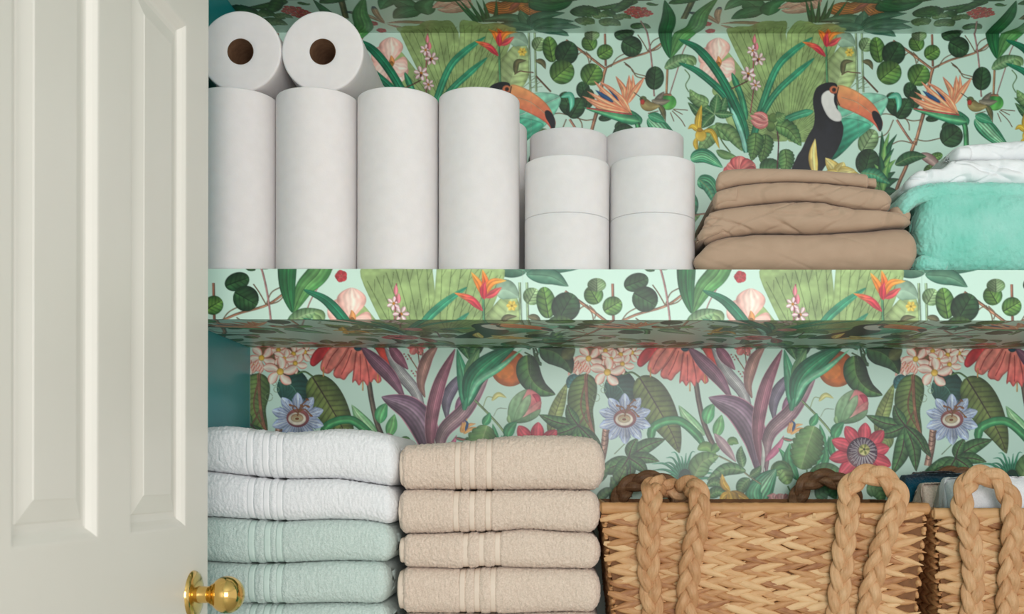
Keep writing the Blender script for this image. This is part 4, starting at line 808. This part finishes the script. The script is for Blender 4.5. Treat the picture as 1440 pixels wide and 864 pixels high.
for i, (lab, et, eb, xl, xr, cr_, dy) in enumerate(infoS):
    t = textile('bed_sheet', lab, 'bed sheet', 'tan sheets folded on the middle shelf'); DS = 1.65
    tp = soft(wcurve(et, DS, -.0004), .008); bt = soft(wcurve(eb, DS, .0004), .008)
    if i == 3: bt = lambda x: ZT+.0004+0*x
    x0, x1 = px(xl, 0, DS)[0], px(xr, 0, DS)[0]; yf = YF+.010+dy
    obj('folded_cloth', slab('folded_cloth', x0, x1, tp, bt, yf, .27, m_sheet, nx=240, nf=44, wr=.0022+.4*cr_, wf=(12, 10, 26), wseed=80+i, crease=cr_, cf=(14, 14, 46), rl=(.010, .012, .018, .04)[i], rr=(.006, .02, .05, .022)[i], flat=.9, skew=.26), t)
    if i in (0, 1):          # turned-in layers at the ends
        obj('turned_edge', slab('turned_edge', x1-.012 if i == 0 else x0+.004, x1+.016 if i == 0 else x0+.045, (lambda f: lambda x: f(x)-.003)(tp), (lambda f: lambda x: f(x)+.004)(bt), yf+.007 if i == 0 else yf-.003, .25, m_sheet, nx=40, nf=24, wr=.001, wseed=90+i, crease=.001, rl=.006, rr=.006), t)
    if i == 2:
        obj('turned_edge', slab('turned_edge', x0-.001, x0+.05, lambda x: tp(x)-.026, lambda x: bt(x)+.004, yf-.004, .2, m_sheet, nx=50, nf=28, wr=.004, wf=(50, 20, 60), wseed=95, crease=.002, cf=(40, 20, 60), rl=.012, rr=.03), t)
        obj('turned_edge', slab('turned_edge', x1-.035, x1+.001, lambda x: bt(x)+.031-(x-x1)*.1, lambda x: bt(x)+.002, yf+.012, .2, m_sheet, nx=50, nf=28, wr=.003, wf=(50, 20, 60), wseed=96, crease=.002, rl=.015, rr=.012), t)
# ---- mint plush blanket and white linen at the right
t = textile('plush_blanket', 'folded mint green plush blanket on the shelf under white linen', 'blanket')
mt_ = [(1235, 300), (1256, 283), (1275, 273), (1310, 268), (1440, 270), (1700, 274)]
tp = soft(wcurve(mt_, 1.66), .01); bt = lambda x: ZT+.0016+0*x
x0 = px(1282, 0, 1.64)[0]
obj('folded_plush', slab('folded_plush', x0, .985, lambda x: tp(x)-.001, bt, YF+.004, .30, m_plush, nx=260, nf=60, wr=.005, wf=(9, 8, 14), wseed=101, pile=.0016, pf=300, rl=.036, rr=.03, crease=.002, cf=(10, 8, 16), flat=.88), t)
obj('top_layer', slab('top_layer', px(1250, 0, 1.66)[0], .98, lambda x: tp(x)+.0012, lambda x: tp(x)-.026-np.clip((px(1275, 0, 1.66)[0]-x)*.5, 0, .02), YF+.012, .29, m_plush, nx=200, nf=40, wr=.003, wf=(12, 8, 20), wseed=104, pile=.0014, pf=300, rl=.02, rr=.03), t)
obj('inner_fold', slab('inner_fold', px(1276, 0, 1.66)[0], px(1320, 0, 1.66)[0], lambda x: bt(x)+.058, lambda x: bt(x)+.026, YF+.018, .25, m_plush, nx=60, nf=30, wr=.004, wf=(40, 20, 40), wseed=107, pile=.0014, pf=300, rl=.014, rr=.01), t)
obj('inner_fold', slab('inner_fold', px(1272, 0, 1.66)[0], px(1320, 0, 1.66)[0], lambda x: bt(x)+.026, bt, YF+.012, .25, m_plush, nx=60, nf=30, wr=.004, wf=(40, 20, 40), wseed=109, pile=.0014, pf=300, rl=.016, rr=.01), t)
t = textile('white_linen', 'rumpled white cotton bedding lying on the mint blanket', 'bedding')
wt = [(1255, 268), (1268, 258), (1280, 250), (1300, 250), (1312, 248), (1322, 236), (1340, 232), (1700, 232)]; wtp = soft(wcurve(wt, 1.67), .006)
obj('crumpled_cloth', slab('crumpled_cloth', px(1262, 0, 1.67)[0], .95, wtp, lambda x: tp(x)+.0018, YF+.028, .26, m_linen, nx=320, nf=60, wr=.007, wf=(24, 18, 34), wseed=120, crease=.0045, cf=(20, 16, 40), rl=.02, rr=.03,
    fold=lambda P: .004*n3(P, (70, 40, 70), 3)*np.clip((px(1350, 0, 1.67)[0]-P[..., 0])/.05, .1, 1)), t)
t = textile('white_pillowcase', 'smooth white pillowcase folded on top of the rumpled white bedding', 'pillowcase')
pt = [(1315, 218), (1340, 213), (1385, 208), (1440, 204), (1700, 200)]; ptp = soft(wcurve(pt, 1.68), .01)
obj('folded_cloth', slab('folded_cloth', px(1325, 0, 1.68)[0], .94, ptp, lambda x: wtp(x)+.0012+0*x, YF+.05, .23, m_linen, nx=220, nf=40, wr=.0025, wf=(16, 10, 26), wseed=130, crease=.0016, rl=.018, rr=.03), t)
obj('turned_edge', slab('turned_edge', px(1326, 0, 1.68)[0], px(1356, 0, 1.68)[0], lambda x: ptp(x)-.004, lambda x: wtp(x)+.001, YF+.046, .2, m_linen, nx=60, nf=30, wr=.002, wf=(40, 20, 40), wseed=133, crease=.001, rl=.012, rr=.012), t)
# ================================================================ woven baskets
def strand_mesh(seed):
    """one flattened, pointed straw lying along x, bulging towards -y"""
    rs = np.random.RandomState(seed); n, m = 9, 6; P = np.zeros((n, m*2, 3)); bend = rs.uniform(-.08, .08); tw = rs.uniform(-.3, .3)
    for i in range(n):
        t = i/(n-1); w = .5*(math.sin(math.pi*(.05+.93*t)**.7)**.8); th = .5*math.sin(math.pi*(.05+.9*t))**.5
        for j in range(m*2):
            a = 2*math.pi*j/(m*2); y, z = -math.cos(a)*th, math.sin(a)*w
            if y < 0: y *= 1-.25*math.exp(-((z/w-.2+tw)*5)**2)
            P[i, j] = (t-.5, y, z+bend*math.sin(math.pi*t))
    return fast_grid('strand', np.concatenate([P[:1]*0+P[:1].mean(1, keepdims=True), P, P[-1:]*0+P[-1:].mean(1, keepdims=True)]), m_straw, wrap=True)
STR = [strand_mesh(i) for i in range(6)]
def braid(name, pts, parent, mat, width=.031, thick=.015, pitch=.102, n_per=40):
    """plaited handle: three flattened strands crossing over one another along a path"""
    P = np.array(pts, float); S = []
    Qp = np.vstack([2*P[0]-P[1], P, 2*P[-1]-P[-2]]); tt = np.linspace(0, 1, 12, endpoint=False)[:, None]
    for i in range(len(Qp)-3):
        a, b_, c, d = Qp[i:i+4]; S.append(.5*(2*b_+(c-a)*tt+(2*a-5*b_+4*c-d)*tt*tt+(3*b_-a-3*c+d)*tt**3))
    S = np.vstack(S+[P[-1:]]); ln = np.r_[0, np.cumsum(np.linalg.norm(np.diff(S, axis=0), axis=1))]; T_ = ln[-1]
    n = int(T_/pitch*n_per); s = np.linspace(0, T_, n); C = np.stack([np.interp(s, ln, S[:, k]) for k in range(3)], -1)
    T = np.gradient(C, axis=0); T /= np.linalg.norm(T, axis=1, keepdims=True); up = np.array((0, -1, 0.0))
    Bn = np.cross(T, up); Bn /= np.linalg.norm(Bn, axis=1, keepdims=True)+1e-9; Nn = np.cross(Bn, T)
    h = empty(name); h.parent = parent
    for k in range(3):
        ph = 2*math.pi*(s/pitch)+k*2*math.pi/3
        lat = width*.30*np.sin(ph); dpt = thick*.34*np.sin(2*ph); ctr = C+Bn*lat[:, None]+Nn*dpt[:, None]
        T2 = np.gradient(ctr, axis=0); T2 /= np.linalg.norm(T2, axis=1, keepdims=True); B2 = np.cross(T2, Nn); B2 /= np.linalg.norm(B2, axis=1, keepdims=True)+1e-9
        m = 30; G = np.zeros((n, m, 3))
        wob = 1+.10*n3(np.stack([s*60, s*0+k, s*0], -1), 1, 5+k)
        for j in range(m):
            a = 2*math.pi*j/m; ww = width*.285*wob*math.cos(a); tk = thick*.38*math.sin(a)*(1-.18*math.cos(a*2+1.2))*(1+.10*np.sin(a*9+2.0*np.sin(s*70+k*2)))
            G[:, j] = ctr+B2*ww[:, None]+Nn*np.reshape(tk*wob, (-1, 1))
        obj('strand', fast_grid('strand', np.concatenate([G[:1]*0+G[:1].mean(1, keepdims=True), G, G[-1:]*0+G[-1:].mean(1, keepdims=True)]), mat, wrap=True), h)
    return h
def basket(label, xa, xb, ztop, zbot, y0, y1, taper, vis, hand, hback, seed):
    rs = np.random.RandomState(seed); root = tag(empty('woven_basket', ((xa+xb)/2, y0, zbot)), label, 'basket', 'straw baskets on the lowest shelf'); ox, oy, oz = root.location
    H = ztop-zbot; f = lambda z: taper*(1-z/H)                       # inset towards the bottom
    W = (xb-xa)/2; Dp = y1-y0
    # inner body: a tapering tub, open at the top
    V, F = [], []; th = .006
    for z, k in ((0, 0), (H, 0), (H, th), (.008, th)):
        i_ = f(z)+.006+k; V += [(-W+i_, .006+k, z), (W-i_, .006+k, z), (W-i_, Dp-.006-k, z), (-W+i_, Dp-.006-k, z)]
    for r_ in range(3):
        for i in range(4): a = r_*4+i; b_ = r_*4+(i+1) % 4; F.append((a, b_, b_+4, a+4))
    F += [(3, 2, 1, 0), (12, 13, 14, 15)]
    obj('tub', mesh('tub', V, F, m_core, False), root)
    rh = .0100; nrow = int((H-.016)/rh); Lp = .0345; rest = []
    def place(face, u, z, slope, sc, j):
        s_ = rs.uniform(.92, 1.12); rot = slope*rs.uniform(.20, .30); M = Matrix.Diagonal((.060*s_*(1 if rs.rand() < .93 else -1), .0120*sc, .0136*rs.uniform(.88, 1.1), 1)); R_ = Matrix.Rotation(rot, 4, 'Y')
        yo = rs.uniform(-.0012, .0008)
        if face == 'front': T_ = Matrix.Translation((u, .003+yo, z))
        elif face == 'back': T_ = Matrix.Translation((u, Dp-.003-yo, z)) @ Matrix.Rotation(math.pi, 4, 'Z')
        elif face == 'left': T_ = Matrix.Translation((-W+f(z)+.003+yo, u, z)) @ Matrix.Rotation(-math.pi/2, 4, 'Z')
        else: T_ = Matrix.Translation((W-f(z)-.003-yo, u, z)) @ Matrix.Rotation(math.pi/2, 4, 'Z')
        return T_ @ R_ @ M
    for r_ in range(nrow):
        z = H-.020-r_*rh; sg = 1 if r_ % 2 else -1
        if z < .006: break
        w = W-f(z)-.012
        for face, a, b_ in (('front', -w, w), ('back', -w, w), ('left', .016, Dp-.016), ('right', .016, Dp-.016)):
            u = a+rs.uniform(0, .5)*Lp+.006
            for e_ in (a+.010, b_-.010):
                M = place(face, e_, z+.005*sg*(1 if e_ == a+.010 else -1), 0, 1, r_) @ Matrix.Diagonal((.55, .8, .8, 1))
                rest.append((STR[r_ % 6], M))
            while u < b_-.004:
                uu = min(max(u, a+.016), b_-.016); M = place(face, uu, z+rs.uniform(-.0009, .0009), sg, rs.uniform(.9, 1.2), r_); me = STR[rs.randint(6)]
                if face == 'front' and z > vis[2] and vis[0] < uu < vis[1]:
                    o = obj('strand', me, root); o.matrix_local = M
                else: rest.append((me, M))
                u += Lp*rs.uniform(.9, 1.1)
    # everything out of sight or round the sides, joined
    Vs, Fs, off = [], [], 0; cache = {}
    for me, M in rest:
        if me.name not in cache: cache[me.name] = (np.array([v.co[:] for v in me.vertices]), np.array([p.vertices[:] for p in me.polygons]))
        v, q = cache[me.name]; m4 = np.array(M); Vs.append(v @ m4[:3, :3].T+m4[:3, 3]); Fs.append(q+off); off += len(v)
    o = obj('side_weave', mesh('side_weave', np.vstack(Vs), np.vstack(Fs), m_straw), root); o['kind'] = 'stuff'
    # rim, wrapped in straw: front, sides, back
    def rimbar(p0, p1, sd):
        p0, p1 = np.array(p0), np.array(p1); n = max(20, int(np.linalg.norm(p1-p0)/.0022)); m = 30; G = np.zeros((n, m, 3)); t = np.linspace(0, 1, n)
        ax = (p1-p0)/np.linalg.norm(p1-p0); sd_ = np.cross(ax, (0, 0, 1.0))
        wob = 1+.06*np.abs(np.sin(t*n*.42+sd))+.07*n3(np.stack([t*n*.35, t*0, t*0], -1), 1, sd)
        for j in range(m):
            a = 2*math.pi*j/m; G[:, j] = p0+np.outer(t, p1-p0)+np.outer(.0068*wob*math.cos(a), sd_)+np.outer(.0088*wob*math.sin(a), (0, 0, 1.0))
        obj('rim', fast_grid('rim', np.concatenate([G[:1]*0+p0, G, G[-1:]*0+p1]), m_rim, wrap=True), root)
    zr = H-.009
    for a, b_, sd in (((-W, .004, zr), (W, .004, zr), 1), ((-W+.004, .004, zr), (-W+.004, Dp-.004, zr), 2), ((W-.004, .004, zr), (W-.004, Dp-.004, zr), 3), ((-W, Dp-.004, zr), (W, Dp-.004, zr), 4)): rimbar(a, b_, sd+seed)
    for k in range(13):            # little upright ends of the frame peeking under the rim
        x = -W+.03+k*(2*W-.06)/12; obj('stake_end', mesh('stake_end', [(x-.0025, -.003, H-.024), (x+.0025, -.003, H-.024), (x+.0018, -.004, H-.016), (x-.0018, -.004, H-.016), (x-.0025, .003, H-.024), (x+.0025, .003, H-.024)], [(0, 1, 2, 3), (1, 0, 4, 5)], m_straw), root)
    for pts in hand: braid('handle', [(p[0]-ox, p[1]-oy, p[2]-oz) for p in pts], root, m_braid)
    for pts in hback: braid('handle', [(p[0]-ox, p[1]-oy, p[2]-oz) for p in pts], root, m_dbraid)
    return root
YB1 = 1.617
def hp(lst, d0=YB1): return [px(x, y, d0+dd) for x, y, dd in lst]
ZR1 = px(0, 707, YB1)[2]
basket('woven straw basket with two plaited handles beside the beige towels', px(846, 0, YB1)[0], px(1307, 0, YB1)[0], ZR1, ZL+.001, YB1, 1.905, .022, (-.3, .3, .045),
    [hp([(922, 906, -.010), (918, 860, -.012), (912, 790, -.014), (914, 730, -.018), (916, 696, -.014), (920, 682, .008), (938, 686, .040), (955, 690, .042), (972, 684, .010), (984, 700, -.014), (982, 735, -.018), (972, 790, -.014), (966, 860, -.012), (968, 906, -.010)]),
     hp([(1176, 906, -.010), (1178, 860, -.012), (1184, 800, -.014), (1190, 745, -.017), (1194, 715, -.016), (1192, 690, -.006), (1208, 671, -.002), (1234, 668, -.002), (1258, 685, -.002), (1262, 708, -.008), (1250, 740, -.017), (1234, 790, -.014), (1222, 850, -.012), (1222, 906, -.010)])],
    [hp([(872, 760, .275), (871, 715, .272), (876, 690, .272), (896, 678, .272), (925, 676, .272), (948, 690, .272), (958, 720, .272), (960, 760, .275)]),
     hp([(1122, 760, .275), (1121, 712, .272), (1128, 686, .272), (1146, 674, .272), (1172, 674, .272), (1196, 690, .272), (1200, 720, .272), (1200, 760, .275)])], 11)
YB2 = 1.625
basket('woven straw basket filled with folded towels, cut off by the right edge', px(1314, 0, YB2)[0], px(1314, 0, YB2)[0]+.515, px(0, 714, YB2)[2], ZL+.001, YB2, 1.905, .012, (-.3, -.08, .045),
    [hp([(1366, 906, -.010), (1366, 860, -.012), (1369, 800, -.014), (1362, 745, -.018), (1353, 705, -.010), (1362, 676, -.004), (1384, 668, -.002), (1406, 678, -.002), (1421, 705, -.006), (1424, 745, -.018), (1420, 800, -.014), (1416, 860, -.012), (1416, 906, -.010)], YB2)],
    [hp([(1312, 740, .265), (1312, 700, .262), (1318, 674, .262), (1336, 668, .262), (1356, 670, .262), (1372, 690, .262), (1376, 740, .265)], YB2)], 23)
# ---- towels standing in the second basket
def rolled(name, label, x0p, x1, ytop, d, dep, mat, seed, hgt=.10, rl=.007):
    t = textile(name, label, 'towel', 'towels folded inside the right basket'); z = px(0, ytop, d)[2]; x0 = px(x0p, 0, d)[0]
    obj('terry_body', slab('terry_body', x0, x1, lambda xx: z+.003*np.sin((xx-x0)*18), lambda xx: z-hgt+0*xx, d-.01, dep, mat, nx=140, nf=40, wr=.003, wf=(18, 14, 24), wseed=seed, pile=.0014, pf=420, rl=rl, rr=.02), t)
    return t
rolled('bath_towel', 'white terry towel in the right basket seen through the handle loop', 1330, 1.02, 672, 1.665, .06, m_tw, 201)
rolled('bath_towel', 'beige terry towel in the right basket left of the white one', 1296, .78, 680, 1.738, .055, m_tb, 203)
rolled('bath_towel', 'dark teal towel in the right basket behind the beige one', 1270, .80, 668, 1.805, .04, m_tt, 205)
rolled('bath_towel', 'grey towel at the very back of the right basket', 1286, .70, 664, 1.857, .026, m_tg, 207)
